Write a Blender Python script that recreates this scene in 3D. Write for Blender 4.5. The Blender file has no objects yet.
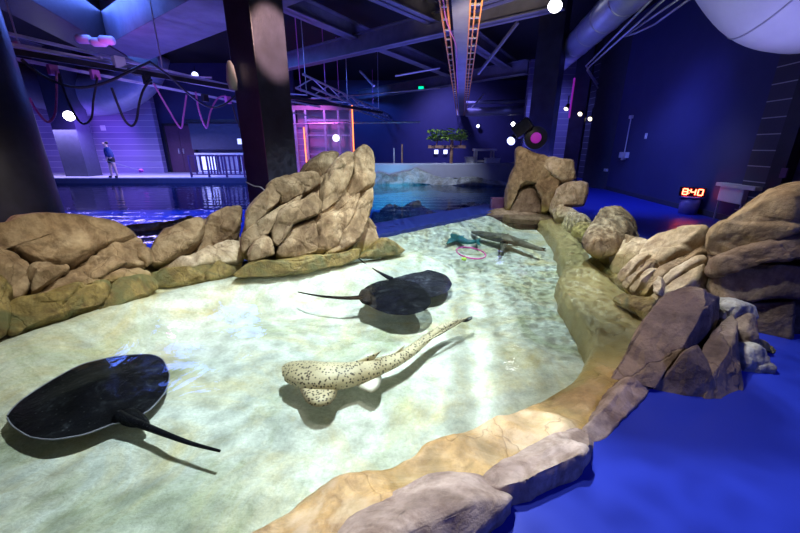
import bpy, bmesh, math, random
from mathutils import Vector, Matrix, noise
random.seed(7)
SC = bpy.context.scene
COL = SC.collection
PI = math.pi
Z = Vector((0, 0, 1))

# ------------------------------------------------------------------ camera
CAM_H = 1.45
PITCH = math.radians(18.5)
FPX = 16.0 / 36.0 * 800
cd = bpy.data.cameras.new('camera'); cam = bpy.data.objects.new('camera', cd); COL.objects.link(cam)
cd.lens = 16; cd.sensor_width = 36; cd.sensor_fit = 'HORIZONTAL'; cd.clip_start = .05; cd.clip_end = 200
cam.location = (0, 0, CAM_H); cam.rotation_euler = (PI / 2 - PITCH, 0, 0)
SC.camera = cam
EYE = Vector((0, 0, CAM_H))

def ray(px, py):
    u = (px - 400) / FPX; v = (266.5 - py) / FPX
    return Vector((u, math.cos(PITCH) + v * math.sin(PITCH), -math.sin(PITCH) + v * math.cos(PITCH)))
def onz(px, py, z=0.0):
    d = ray(px, py); return EYE + d * ((z - CAM_H) / d.z)
def ony(px, py, y):
    d = ray(px, py); return EYE + d * (y / d.y)
def onplane(px, py, p, n):
    d = ray(px, py); return EYE + d * ((p - EYE).dot(n) / d.dot(n))
def onvert(px, py, A, B):
    e = (B - A); n = Vector((-e.y, e.x, 0)).normalized(); return onplane(px, py, A, n)

# ------------------------------------------------------------------ materials
M = {}
def new_mat(name):
    m = bpy.data.materials.new(name); m.use_nodes = True
    nt = m.node_tree; b = nt.nodes['Principled BSDF']; M[name] = m
    return m, nt, b
def L(nt, a, b): nt.links.new(a, b)
def ramp(nt, fac, stops):
    r = nt.nodes.new('ShaderNodeValToRGB'); e = r.color_ramp.elements
    while len(e) < len(stops): e.new(.5)
    for i, (p, c) in enumerate(stops):
        e[i].position = p; e[i].color = (*c, 1) if len(c) == 3 else c
    L(nt, fac, r.inputs[0]); return r.outputs[0]
def coords(nt, scale=(1, 1, 1), rot=(0, 0, 0), world=True):
    if world:
        g = nt.nodes.new('ShaderNodeNewGeometry'); src = g.outputs['Position']
    else:
        g = nt.nodes.new('ShaderNodeTexCoord'); src = g.outputs['Object']
    mp = nt.nodes.new('ShaderNodeMapping'); mp.inputs['Scale'].default_value = scale; mp.inputs['Rotation'].default_value = rot
    L(nt, src, mp.inputs[0]); return mp.outputs[0]
def noise_n(nt, vec, scale, detail=6, rough=.6, dist=0):
    n = nt.nodes.new('ShaderNodeTexNoise'); n.inputs['Scale'].default_value = scale
    n.inputs['Detail'].default_value = detail; n.inputs['Roughness'].default_value = rough; n.inputs['Distortion'].default_value = dist
    L(nt, vec, n.inputs['Vector']); return n.outputs[0]
def vor_n(nt, vec, scale, feat='F1', rnd=1.0):
    n = nt.nodes.new('ShaderNodeTexVoronoi'); n.feature = feat; n.inputs['Scale'].default_value = scale
    n.inputs['Randomness'].default_value = rnd
    L(nt, vec, n.inputs['Vector']); return n
def math_n(nt, op, a, b=None):
    n = nt.nodes.new('ShaderNodeMath'); n.operation = op
    for i, x in enumerate((a, b)):
        if x is None: continue
        if isinstance(x, (int, float)): n.inputs[i].default_value = x
        else: L(nt, x, n.inputs[i])
    return n.outputs[0]
def mix_n(nt, fac, a, b, mode='MIX'):
    n = nt.nodes.new('ShaderNodeMix'); n.data_type = 'RGBA'; n.blend_type = mode
    for s, x in ((0, fac), (6, a), (7, b)):
        if isinstance(x, (int, float)): n.inputs[s].default_value = x
        elif isinstance(x, tuple): n.inputs[s].default_value = (*x, 1)
        else: L(nt, x, n.inputs[s])
    return n.outputs[2]
def bump_n(nt, b, h, strength=.3, dist=.02):
    n = nt.nodes.new('ShaderNodeBump'); n.inputs['Strength'].default_value = strength; n.inputs['Distance'].default_value = dist
    L(nt, h, n.inputs['Height']); L(nt, n.outputs[0], b.inputs['Normal'])
def plain(name, col, rough=.5, metal=0.0, var=.12, scale=6, bump=0.0, spec=.5):
    m, nt, b = new_mat(name)
    v = coords(nt, world=False); n = noise_n(nt, v, scale, 4)
    c2 = tuple(max(0, c * (1 - var)) for c in col); c3 = tuple(min(1, c * (1 + var)) for c in col)
    L(nt, ramp(nt, n, [(.3, c2), (.7, c3)]), b.inputs['Base Color'])
    b.inputs['Roughness'].default_value = rough; b.inputs['Metallic'].default_value = metal
    b.inputs['Specular IOR Level'].default_value = spec
    if bump: bump_n(nt, b, noise_n(nt, v, scale * 6, 5), bump, .01)
    return m
def glow(name, col, s):
    m, nt, b = new_mat(name); b.inputs['Base Color'].default_value = (*col, 1)
    b.inputs['Emission Color'].default_value = (*col, 1); b.inputs['Emission Strength'].default_value = s
    return m
def rockmat(name, dark, mid, light, sc=1.0, bump=.5, stain=None, rough=.8, cracks=True, spec=.3, alg=None, algz=0.0):
    m, nt, b = new_mat(name)
    v = coords(nt)
    n1 = noise_n(nt, v, 2.2 * sc, 8, .62, .6)
    c = ramp(nt, n1, [(.3, dark), (.5, mid), (.7, light)])
    n2 = noise_n(nt, v, 11 * sc, 6, .7)
    c = mix_n(nt, .55, c, ramp(nt, n2, [(.34, (.36, .34, .33)), (.6, (1, 1, 1))]), 'MULTIPLY')
    n6 = noise_n(nt, coords(nt, (1, 1, .35), (.5, .3, .2)), 4.5 * sc, 6, .65, 1.2)
    c = mix_n(nt, .75, c, ramp(nt, n6, [(.36, (.45, .38, .33)), (.54, (1, 1, 1))]), 'MULTIPLY')
    if stain:
        n3 = noise_n(nt, v, 1.4 * sc, 5, .6, 1.5)
        c = mix_n(nt, ramp(nt, n3, [(.48, (0, 0, 0)), (.62, (1, 1, 1))]), c, stain)
    if alg:
        # wet algae tide mark on the rock just above the water line
        sp = nt.nodes.new('ShaderNodeSeparateXYZ'); L(nt, v, sp.inputs[0])
        zz = math_n(nt, 'ADD', sp.outputs[2], math_n(nt, 'MULTIPLY', n1, .3))
        c = mix_n(nt, ramp(nt, zz, [(.2 + algz, (.85, .85, .85)), (.36 + algz, (0, 0, 0))]), c, alg)
    if cracks:
        vw = nt.nodes.new('ShaderNodeVectorMath'); vw.operation = 'ADD'
        nn = nt.nodes.new('ShaderNodeTexNoise'); nn.inputs['Scale'].default_value = 2.0; nn.inputs['Detail'].default_value = 5
        L(nt, v, nn.inputs['Vector'])
        L(nt, v, vw.inputs[0]); L(nt, nn.outputs['Color'], vw.inputs[1])
        mp = nt.nodes.new('ShaderNodeMapping'); mp.inputs['Scale'].default_value = (1, 1, .4); mp.inputs['Rotation'].default_value = (.5, .7, .3); L(nt, vw.outputs[0], mp.inputs[0])
        e = vor_n(nt, mp.outputs[0], 1.3 * sc, 'DISTANCE_TO_EDGE').outputs['Distance']
        ck = ramp(nt, e, [(0.0, (.4, .35, .3)), (.012, (1, 1, 1))])
        c = mix_n(nt, .6, c, ck, 'MULTIPLY')
        hc = ramp(nt, e, [(0.0, (0, 0, 0)), (.02, (1, 1, 1))])
    L(nt, c, b.inputs['Base Color'])
    b.inputs['Roughness'].default_value = rough; b.inputs['Specular IOR Level'].default_value = spec
    h = math_n(nt, 'ADD', noise_n(nt, v, 7 * sc, 10, .7), math_n(nt, 'MULTIPLY', noise_n(nt, v, 38 * sc, 6, .7), .3))
    if cracks: h = math_n(nt, 'ADD', h, math_n(nt, 'MULTIPLY', hc, .2))
    bump_n(nt, b, h, bump, .05)
    return m

rockmat('rock_tan', (.16, .10, .055), (.36, .255, .145), (.55, .43, .275), 1.0, .55, alg=(.30, .25, .07))
rockmat('rock_olive', (.10, .075, .02), (.30, .225, .07), (.48, .38, .15), 1.4, .7, stain=(.13, .13, .05), rough=.5, spec=.4)
rockmat('rock_sand', (.38, .27, .16), (.60, .48, .32), (.74, .64, .49), 1.1, .5, alg=(.36, .30, .15))
rockmat('rock_brown', (.12, .075, .055), (.24, .165, .115), (.36, .27, .19), 1.0, .6)
rockmat('rock_dark', (.09, .065, .055), (.21, .155, .125), (.36, .275, .21), 1.0, .7, stain=(.30, .22, .16), rough=.7)
rockmat('rock_rim', (.27, .20, .18), (.44, .345, .305), (.58, .475, .42), 1.0, .5, rough=.65, cracks=False)
rockmat('rock_gold', (.30, .16, .05), (.58, .36, .14), (.72, .54, .29), 1.5, .4, stain=(.62, .47, .30), rough=.35, spec=.5, alg=(.36, .29, .13), algz=-.14)
rockmat('rock_grey', (.22, .2, .18), (.38, .36, .33), (.52, .5, .45), 1.5, .5, cracks=False)
rockmat('rock_white', (.22, .25, .23), (.36, .40, .37), (.5, .54, .5), .5, .5, cracks=False)
rockmat('rock_magenta_lit', (.25, .12, .2), (.4, .2, .34), (.5, .3, .45), 1.5, .5, cracks=False)  # magenta light painted into the rock colour
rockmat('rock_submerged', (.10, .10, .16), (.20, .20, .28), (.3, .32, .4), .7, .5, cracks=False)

def sandmat():
    m, nt, b = new_mat('pool_sand'); v = coords(nt)
    n1 = noise_n(nt, coords(nt, (1, 1.6, 1), (0, 0, .7)), 1.6, 8, .68, .7)
    c = ramp(nt, n1, [(.3, (.44, .47, .44)), (.5, (.64, .67, .62)), (.7, (.84, .86, .81))])
    n2 = noise_n(nt, coords(nt, (1, 1, 1), (0, 0, .6)), 1.1, 7, .7, 1.0)
    c = mix_n(nt, ramp(nt, n2, [(.46, (0, 0, 0)), (.64, (.85, .85, .85))]), c, (.66, .57, .32))
    n4 = noise_n(nt, coords(nt, (1.3, 1, 1), (.3, .1, .2)), .9, 8, .72, .8)
    c = mix_n(nt, ramp(nt, n4, [(.50, (0, 0, 0)), (.66, (.75, .75, .75))]), c, (.38, .42, .25))
    n3 = noise_n(nt, v, 30, 9, .85, .5)
    c = mix_n(nt, .5, c, ramp(nt, n3, [(.36, (.34, .35, .31)), (.6, (1, 1, 1))]), 'MULTIPLY')
    L(nt, c, b.inputs['Base Color']); b.inputs['Roughness'].default_value = .9
    h = math_n(nt, 'ADD', noise_n(nt, coords(nt, (1, 2.2, 1), (0, 0, .5)), 5, 5, .6, .6), math_n(nt, 'MULTIPLY', n3, .25))
    bump_n(nt, b, h, .5, .05)
sandmat()

def watermat(name, tint, wscale, strength, dist):
    m = bpy.data.materials.new(name); m.use_nodes = True; nt = m.node_tree; nt.nodes.clear(); M[name] = m
    out = nt.nodes.new('ShaderNodeOutputMaterial'); mx = nt.nodes.new('ShaderNodeMixShader')
    tr = nt.nodes.new('ShaderNodeBsdfTransparent'); tr.inputs[0].default_value = (*tint, 1)
    gl = nt.nodes.new('ShaderNodeBsdfGlossy'); gl.inputs['Roughness'].default_value = .05
    fr = nt.nodes.new('ShaderNodeFresnel'); fr.inputs[0].default_value = 1.33
    v = coords(nt)
    w1 = noise_n(nt, v, wscale, 3, .5, .8)
    w2 = nt.nodes.new('ShaderNodeTexWave'); w2.wave_type = 'RINGS'; w2.inputs['Scale'].default_value = wscale * .25
    w2.inputs['Distortion'].default_value = 4; w2.inputs['Detail'].default_value = 2
    L(nt, v, w2.inputs['Vector'])
    h = math_n(nt, 'ADD', w1, math_n(nt, 'MULTIPLY', w2.outputs[1], .35))
    bm = nt.nodes.new('ShaderNodeBump'); bm.inputs['Strength'].default_value = strength; bm.inputs['Distance'].default_value = dist
    L(nt, h, bm.inputs['Height'])
    L(nt, bm.outputs[0], gl.inputs['Normal']); L(nt, bm.outputs[0], fr.inputs['Normal'])
    L(nt, fr.outputs[0], mx.inputs[0]); L(nt, tr.outputs[0], mx.inputs[1]); L(nt, gl.outputs[0], mx.inputs[2]); L(nt, mx.outputs[0], out.inputs[0])
watermat('touch_water', (.92, .97, .96), 3.2, .2, .03)
watermat('tank_water', (.32, .58, .85), 2.4, .25, .04)

def brickmat(name, col, mortar, rough=.5, rot=0.0, spec=.5, mlight=1.0):
    m, nt, b = new_mat(name)
    tc = nt.nodes.new('ShaderNodeTexCoord'); sp = nt.nodes.new('ShaderNodeSeparateXYZ'); L(nt, tc.outputs['Object'], sp.inputs[0])
    cb = nt.nodes.new('ShaderNodeCombineXYZ'); L(nt, math_n(nt, 'ADD', math_n(nt, 'ADD', sp.outputs[0], sp.outputs[1]), 11.0), cb.inputs[0]); L(nt, sp.outputs[2], cb.inputs[1])
    bt = nt.nodes.new('ShaderNodeTexBrick'); L(nt, cb.outputs[0], bt.inputs['Vector'])
    bt.inputs['Scale'].default_value = 1; bt.inputs['Brick Width'].default_value = 40; bt.inputs['Row Height'].default_value = .28
    bt.inputs['Mortar Size'].default_value = .009; bt.inputs['Color1'].default_value = (*col, 1)
    bt.inputs['Color2'].default_value = (*[c * .8 for c in col], 1); bt.inputs['Mortar'].default_value = (*mortar, 1)
    L(nt, bt.outputs[0], b.inputs['Base Color']); b.inputs['Roughness'].default_value = rough; b.inputs['Specular IOR Level'].default_value = spec
    bump_n(nt, b, math_n(nt, 'ADD', math_n(nt, 'MULTIPLY', bt.outputs[1], -1.0), math_n(nt, 'MULTIPLY', noise_n(nt, tc.outputs['Object'], 12, 4), .3)), .6, .02)
brickmat('brick_pale', (.28, .24, .46), (.62, .6, .7))
brickmat('brick_dark', (.06, .06, .09), (.45, .45, .5))

plain('black_paint', (.02, .02, .024), .45, var=.3, bump=.15)
plain('column_paint', (.028, .028, .055), .4, var=.35, scale=3, bump=.35)
plain('beam_paint', (.20, .20, .25), .5, var=.25, scale=2)
plain('ceiling_black', (.006, .006, .009), .8)
plain('wall_navy', (.05, .055, .16), .6, var=.06, scale=2, bump=.1)
plain('wall_dark', (.05, .055, .09), .6)
plain('wall_grey', (.30, .30, .38), .6)
plain('floor_blue', (.015, .03, .34), .34, var=.05, scale=1.5, bump=.06)
plain('deck_pale', (.55, .55, .62), .5)
plain('divider_blue', (.015, .03, .22), .5)
plain('tank_blue', (.06, .14, .50), .8, var=.4, scale=.6)
plain('duct_white', (.62, .62, .66), .55, var=.04)
plain('duct_blue', (.34, .36, .5), .4, metal=.3, var=.08)
plain('galvanized', (.5, .5, .55), .35, metal=.7)
plain('steel_pale', (.6, .6, .66), .35, metal=.6)
plain('rail_white', (.62, .6, .68), .4)
plain('orange_paint', (.85, .30, .04), .5, var=.05)
plain('cable_black', (.03, .03, .035), .45)
plain('cable_pink', (.75, .2, .6), .4)  # loops and rods: pink light put into the colour; tray cable: own colour
plain('white_plastic', (.75, .75, .75), .4, var=.04)
plain('white_box', (.8, .82, .85), .5, var=.05)
plain('grey_plastic', (.35, .35, .4), .5)
plain('bin_purple', (.16, .14, .42), .4, var=.05)
plain('barrier_pale', (.40, .42, .50), .18, var=.12, scale=.8)
plain('door_dark', (.10, .04, .09), .5)
plain('rail_purple', (.12, .05, .14), .45)
plain('leaf_green', (.20, .34, .05), .6, var=.4, scale=9)
plain('wood_brown', (.30, .17, .10), .6, var=.3)
plain('cloth_navy', (.02, .04, .16), .9)
plain('cloth_black', (.015, .015, .018), .9)
plain('skin_tone', (.62, .40, .32), .6, var=.05)
plain('hair_dark', (.03, .02, .018), .7)
plain('pink_plastic', (.75, .08, .42), .4, var=.05)
plain('teal_skin', (.02, .16, .18), .5, var=.5, scale=14)
plain('lime_plastic', (.5, .8, .1), .4)
plain('fin_brown', (.13, .12, .09), .6, var=.4, scale=10)
plain('eye_black', (.01, .01, .01), .15)
glow('lamp_white', (.95, .95, 1.0), 12)
glow('lamp_warm', (1.0, .86, .62), 3)
glow('lamp_blue', (.55, .6, 1.0), 3)
glow('magenta_glow', (.5, .03, .5), .35)  # glow in place of magenta light falling on the drum and pillar edge
glow('neon_orange', (1.0, .22, .06), 3)
glow('screen_blue', (.55, .6, 1.0), 1.4)
glow('led_red', (1.0, .10, .05), 14)
glow('exit_green', (.0, .9, .4), 1.5)
plain('clock_face', (.10, .005, .008), .3)

def raymat(nm='ray_skin', k=1):
    m, nt, b = new_mat(nm); v = coords(nt, world=False)
    c = ramp(nt, noise_n(nt, v, 9, 8, .75), [(.32, (.002 * k, .002 * k, .003 * k)), (.55, (.005 * k, .005 * k, .008 * k)), (.75, (.04 * k, .045 * k, .055 * k))])
    sp = vor_n(nt, v, 26).outputs['Distance']
    c = mix_n(nt, ramp(nt, sp, [(.05, (.5, .5, .5)), (.14, (0, 0, 0))]), c, (.12, .125, .15))
    L(nt, c, b.inputs['Base Color']); b.inputs['Roughness'].default_value = .6; b.inputs['Specular IOR Level'].default_value = .06
    bump_n(nt, b, noise_n(nt, v, 20, 6), .4, .02)
    plain('ray_edge', (.22, .22, .28), .6)
raymat()
raymat('ray_skin_hazed', 4)  # paler copy: veil of deeper rippled water put into the skin colour
def sharkmat():
    m, nt, b = new_mat('leopard_skin'); v = coords(nt, world=False)
    base = ramp(nt, noise_n(nt, v, 4, 4), [(.3, (.42, .34, .21)), (.7, (.60, .52, .36))])
    vw = nt.nodes.new('ShaderNodeVectorMath'); vw.operation = 'ADD'
    nn = nt.nodes.new('ShaderNodeTexNoise'); nn.inputs['Scale'].default_value = 14
    L(nt, v, nn.inputs['Vector']); sc = nt.nodes.new('ShaderNodeVectorMath'); sc.operation = 'SCALE'; sc.inputs['Scale'].default_value = .03
    L(nt, nn.outputs['Color'], sc.inputs[0]); L(nt, v, vw.inputs[0]); L(nt, sc.outputs[0], vw.inputs[1])
    d = vor_n(nt, vw.outputs[0], 44, 'F1', .75).outputs['Distance']
    c = mix_n(nt, ramp(nt, d, [(.30, (1, 1, 1)), (.40, (0, 0, 0))]), base, (.05, .035, .02))
    L(nt, c, b.inputs['Base Color']); b.inputs['Roughness'].default_value = .5
    plain('fin_pale', (.75, .72, .64), .5, var=.06)
sharkmat()

# ------------------------------------------------------------------ mesh builder
def tag(o, label=None, cat=None, group=None, kind=None):
    if label: o['label'] = label
    if cat: o['category'] = cat
    if group: o['group'] = group
    if kind: o['kind'] = kind
    return o
def thing(name, label, cat, loc=(0, 0, 0), group=None):
    o = bpy.data.objects.new(name, None); COL.objects.link(o); o.location = loc; o.empty_display_size = .1
    return tag(o, label, cat, group)
def worldloc(o):
    v = Vector(o.location)
    while o.parent: o = o.parent; v += Vector(o.location)
    return v
class MB:
    def __init__(s): s.v = []; s.f = []
    def add(s, vs, fs):
        n = len(s.v); s.v += [Vector(v) for v in vs]; s.f += [tuple(i + n for i in f) for f in fs]; return s
    def obox(s, c, ex, ey, ez):   # centre and half-extent vectors
        c = Vector(c); vs = []
        for i in (-1, 1):
            for j in (-1, 1):
                for k in (-1, 1): vs.append(c + ex * i + ey * j + ez * k)
        return s.add(vs, [(0, 1, 3, 2), (4, 6, 7, 5), (0, 4, 5, 1), (2, 3, 7, 6), (0, 2, 6, 4), (1, 5, 7, 3)])
    def box(s, lo, hi):
        lo = Vector(lo); hi = Vector(hi); h = (hi - lo) / 2
        return s.obox((lo + hi) / 2, Vector((h.x, 0, 0)), Vector((0, h.y, 0)), Vector((0, 0, h.z)))
    def bar(s, A, B, w, h, up=Z):
        A = Vector(A); B = Vector(B); d = (B - A); l = d.length; d.normalize()
        sd = d.cross(up)
        if sd.length < 1e-4: sd = d.cross(Vector((1, 0, 0)))
        sd.normalize(); u = sd.cross(d)
        return s.obox((A + B) / 2, d * l / 2, sd * w / 2, u * h / 2)
    def tube(s, pts, r, seg=10, caps=True, ell=None):
        pts = [Vector(p) for p in pts]; n = len(pts)
        rr = r if isinstance(r, (list, tuple)) else [r] * n
        base = len(s.v); prev = None
        for i, p in enumerate(pts):
            t = (pts[min(i + 1, n - 1)] - pts[max(i - 1, 0)]).normalized()
            if prev is None:
                a = t.cross(Z)
                if a.length < 1e-3: a = t.cross(Vector((1, 0, 0)))
            else:
                a = prev - t * prev.dot(t)
            a.normalize(); b = a.cross(t); prev = a
            for k in range(seg):
                th = 2 * PI * k / seg
                s.v.append(p + (a * math.cos(th) + b * math.sin(th) * (ell or 1)) * rr[i])
        for i in range(n - 1):
            for k in range(seg):
                a0 = base + i * seg + k; a1 = base + i * seg + (k + 1) % seg
                s.f.append((a0, a1, a1 + seg, a0 + seg))
        if caps:
            s.f.append(tuple(base + k for k in range(seg))[::-1]); s.f.append(tuple(base + (n - 1) * seg + k for k in range(seg)))
        return s
    def lathe(s, c, prof, seg=20, axis=Z):
        axis = Vector(axis).normalized(); a = axis.cross(Vector((1, 0, 0)))
        if a.length < 1e-3: a = axis.cross(Vector((0, 1, 0)))
        a.normalize(); b = axis.cross(a); base = len(s.v)
        for r, h in prof:
            for k in range(seg):
                th = 2 * PI * k / seg; s.v.append(Vector(c) + axis * h + (a * math.cos(th) + b * math.sin(th)) * r)
        for i in range(len(prof) - 1):
            for k in range(seg):
                a0 = base + i * seg + k; a1 = base + i * seg + (k + 1) % seg
                s.f.append((a0, a1, a1 + seg, a0 + seg))
        s.f.append(tuple(base + k for k in range(seg))[::-1]); s.f.append(tuple(base + (len(prof) - 1) * seg + k for k in range(seg)))
        return s
    def prism(s, poly, z0, z1):
        n = len(poly); base = len(s.v)
        for z in (z0, z1):
            for p in poly: s.v.append(Vector((p[0], p[1], z)))
        for i in range(n):
            j = (i + 1) % n; s.f.append((base + i, base + j, base + n + j, base + n + i))
        s.f.append(tuple(base + i for i in range(n))[::-1]); s.f.append(tuple(base + n + i for i in range(n)))
        return s
    def sheet(s, poly, z):
        n = len(s.v)
        for p in poly: s.v.append(Vector((p[0], p[1], z)))
        s.f.append(tuple(range(n, n + len(poly)))); return s
    def build(s, name, mat, parent=None, label=None, cat=None, group=None, kind=None, smooth=False, bevel=0, tri=False):
        me = bpy.data.meshes.new(name)
        if parent: org = worldloc(parent)
        else:
            xs = [v.x for v in s.v]; ys = [v.y for v in s.v]; zs = [v.z for v in s.v]
            org = Vector(((min(xs) + max(xs)) / 2, (min(ys) + max(ys)) / 2, min(zs)))
        me.from_pydata([v - org for v in s.v], [], s.f)
        bm = bmesh.new(); bm.from_mesh(me)
        bmesh.ops.recalc_face_normals(bm, faces=bm.faces)
        if len(s.f) == 1:
            bm.faces.ensure_lookup_table(); bm.normal_update()
            if bm.faces[0].normal.z < 0: bmesh.ops.reverse_faces(bm, faces=bm.faces)
        if bevel: bmesh.ops.bevel(bm, geom=list(bm.edges), offset=bevel, segments=2, affect='EDGES', profile=.7)
        if tri: bmesh.ops.triangulate(bm, faces=[f for f in bm.faces if len(f.verts) > 4])
        for f in bm.faces: f.smooth = smooth
        bm.to_mesh(me); bm.free()
        o = bpy.data.objects.new(name, me); COL.objects.link(o)
        if isinstance(mat, str): mat = M[mat]
        me.materials.append(mat)
        if parent: o.parent = parent
        else: o.location = org
        return tag(o, label, cat, group, kind)
def struct(name, mb, mat, **k): return mb.build(name, mat, kind='structure', **k)
def copy_thing(o, loc, label=None, group=None, rotz=None):
    c = o.copy(); COL.objects.link(c); c.location = loc
    if label: c['label'] = label
    if group: c['group'] = group
    if rotz is not None: c.rotation_euler.z = rotz
    for ch in list(o.children):
        d = ch.copy(); COL.objects.link(d); d.parent = c
        for g in ch.children:
            e = g.copy(); COL.objects.link(e); e.parent = d
    return c

# ------------------------------------------------------------------ rocks
def closed_curve(poly, n):
    """round a closed outline (Catmull-Rom) and resample it evenly"""
    m = len(poly); out = []
    for i in range(m):
        p0, p1, p2, p3 = poly[i - 1], poly[i], poly[(i + 1) % m], poly[(i + 2) % m]
        for k in range(10):
            t = k / 10
            q = [.5 * ((2 * b) + (-a + c) * t + (2 * a - 5 * b + 4 * c - d) * t * t + (-a + 3 * b - 3 * c + d) * t ** 3) for a, b, c, d in zip(p0, p1, p2, p3)]
            l = [b + (c - b) * t for b, c in zip(p1, p2)]
            out.append(tuple(.6 * x + .4 * y for x, y in zip(q, l)))
    L_ = [0]
    for i in range(len(out)):
        a, b = out[i], out[(i + 1) % len(out)]; L_.append(L_[-1] + math.hypot(b[0] - a[0], b[1] - a[1]))
    res = []; j = 0
    for k in range(n):
        d = L_[-1] * k / n
        while L_[j + 1] < d: j += 1
        a, b = out[j], out[(j + 1) % len(out)]; t = (d - L_[j]) / max(1e-9, L_[j + 1] - L_[j])
        res.append((a[0] + (b[0] - a[0]) * t, a[1] + (b[1] - a[1]) * t))
    return res
class Frame:
    """a leaning rock face standing on the ground line seen between two points"""
    def __init__(s, pa, pb, lean, z0=-.05):
        A = onz(*pa, z0); B = onz(*pb, z0)
        s.o = A; s.e1 = (B - A).normalized(); nh = Vector((s.e1.y, -s.e1.x, 0))
        if nh.dot(EYE - A) < 0: nh = -nh
        l = math.radians(lean); s.n = nh * math.cos(l) + Z * math.sin(l); s.e2 = Z * math.cos(l) - nh * math.sin(l)
def facet(p, freq, amp, seed, crack=0):
    q = p * freq + Vector((seed * 3.1, seed * 1.7, seed * 2.3)) + noise.noise_vector(p * freq * .7) * .35
    ds, ps = noise.voronoi(q)
    r = noise.cell_vector(ps[0] * 7.3) - Vector((.5, .5, .5))
    e = ds[1] - ds[0]; w = min(1, e / .16)
    d = amp * r.normalized().dot(q - ps[0]) * (.6 + .4 * w)
    if crack: d -= crack * max(0, 1 - e / .10)
    return d
def block(poly, fr, off, tf, tb, seed=0, p=3.6, q=.55, n=110, k=26, rough=.014, fac=.045, freq=2.2, strata=None, crack=.006, cut=1.0):
    """boulder: the outline on the frame's plane, swollen to real thickness on both sides, then chiselled"""
    P0 = fr.o + fr.n * off
    pl = [onplane(x, y, P0, fr.n) - P0 for x, y in poly]
    pl = [(v.dot(fr.e1), v.dot(fr.e2)) for v in pl]
    ring = closed_curve(pl, n); cx = sum(a for a, b in ring) / n; cy = sum(b for a, b in ring) / n
    bm = bmesh.new(); layers = []
    RR = sum(math.hypot(a - cx, b - cy) for a, b in ring) / n
    rg = random.Random(seed * 17 + 3); planes = []
    npl = 5 + seed % 3; a0 = rg.random() * 6.28
    for k_ in range(npl):
        an = a0 + k_ * 2 * PI / npl + rg.uniform(-.35, .35); sl = rg.uniform(.25, .85) * cut
        planes.append((rg.uniform(.86, 1.12), math.cos(an) * sl, math.sin(an) * sl))
    def pt(s, i, side):
        a, b = ring[i]; h = (max(0, 1 - s ** p)) ** q
        if side > 0:
            x, y = (a - cx) * s / RR, (b - cy) * s / RR
            for c0, gx, gy in planes:
                g = max(.0, c0 - gx * x - gy * y)
                e_ = max(0, .07 - abs(h - g)) / .07; h = min(h, g) - e_ * e_ * .07 / 4
            h = max(h, 0)
        return P0 + fr.e1 * (cx + (a - cx) * s) + fr.e2 * (cy + (b - cy) * s) + fr.n * (tf * h if side > 0 else -tb * h)
    rim = [bm.verts.new(pt(1, i, 1)) for i in range(n)]
    for side in (1, -1):
        prev = rim
        kk = k if side > 0 else max(5, k // 3)
        for j in range(1, kk):
            s = math.cos(j / kk * PI / 2) ** .8
            cur = [bm.verts.new(pt(s, i, side)) for i in range(n)]
            for i in range(n):
                a, b_ = i, (i + 1) % n; bm.faces.new((prev[a], prev[b_], cur[b_], cur[a]))
            prev = cur
        c = bm.verts.new(pt(0, 0, side))
        for i in range(n): bm.faces.new((prev[i], prev[(i + 1) % n], c))
    bmesh.ops.recalc_face_normals(bm, faces=bm.faces); bm.normal_update()
    sd = Vector((seed * 1.3, seed * .7, seed * 2.1))
    mv = []
    for v in bm.verts:
        w = v.co
        d = rough * noise.fractal(w * 3.2 + sd, 1.0, 2.1, 5)
        d += facet(w, freq, fac * 1.3, seed, crack) + facet(w, freq * 2.7, fac * .18, seed + 5)
        d += .006 * noise.fractal(w * 13 + sd, .8, 2.1, 4)
        if strata:
            ang, sf, sa = strata
            t = (w.dot(fr.e1) * math.cos(ang) + w.dot(fr.e2) * math.sin(ang)) * sf + noise.noise(w * 2 + sd) * .8
            fr_ = t - math.floor(t); d += 1.3 * sa * (fr_ ** .6 - .5) if fr_ < .88 else sa * (.5 - (fr_ - .88) / .12)
        mv.append(d)
    for v, d in zip(bm.verts, mv): v.co += v.normal * d
    mb = MB(); bm.verts.index_update(); mb.add([v.co.copy() for v in bm.verts], [tuple(x.index for x in f.verts) for f in bm.faces]); bm.free()
    return mb
def base_of(fr_pts, z=-.05):
    c = Vector((0, 0, 0))
    for p in fr_pts: c += onz(*p, z)
    return c / len(fr_pts)
SEED = [0]
def rockpart(name, mat, parent, poly, fr, off, tf, tb, label=None, **k):
    SEED[0] += 1
    return block(poly, fr, off, tf, tb, seed=SEED[0], **k).build(name, mat, parent, label=label, smooth=True)
def rockthing(name, label, cat, mat, poly, fr, off, tf, tb, group=None, **k):
    SEED[0] += 1
    return block(poly, fr, off, tf, tb, seed=SEED[0], **k).build(name, mat, None, label=label, cat=cat, group=group, smooth=True)

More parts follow.
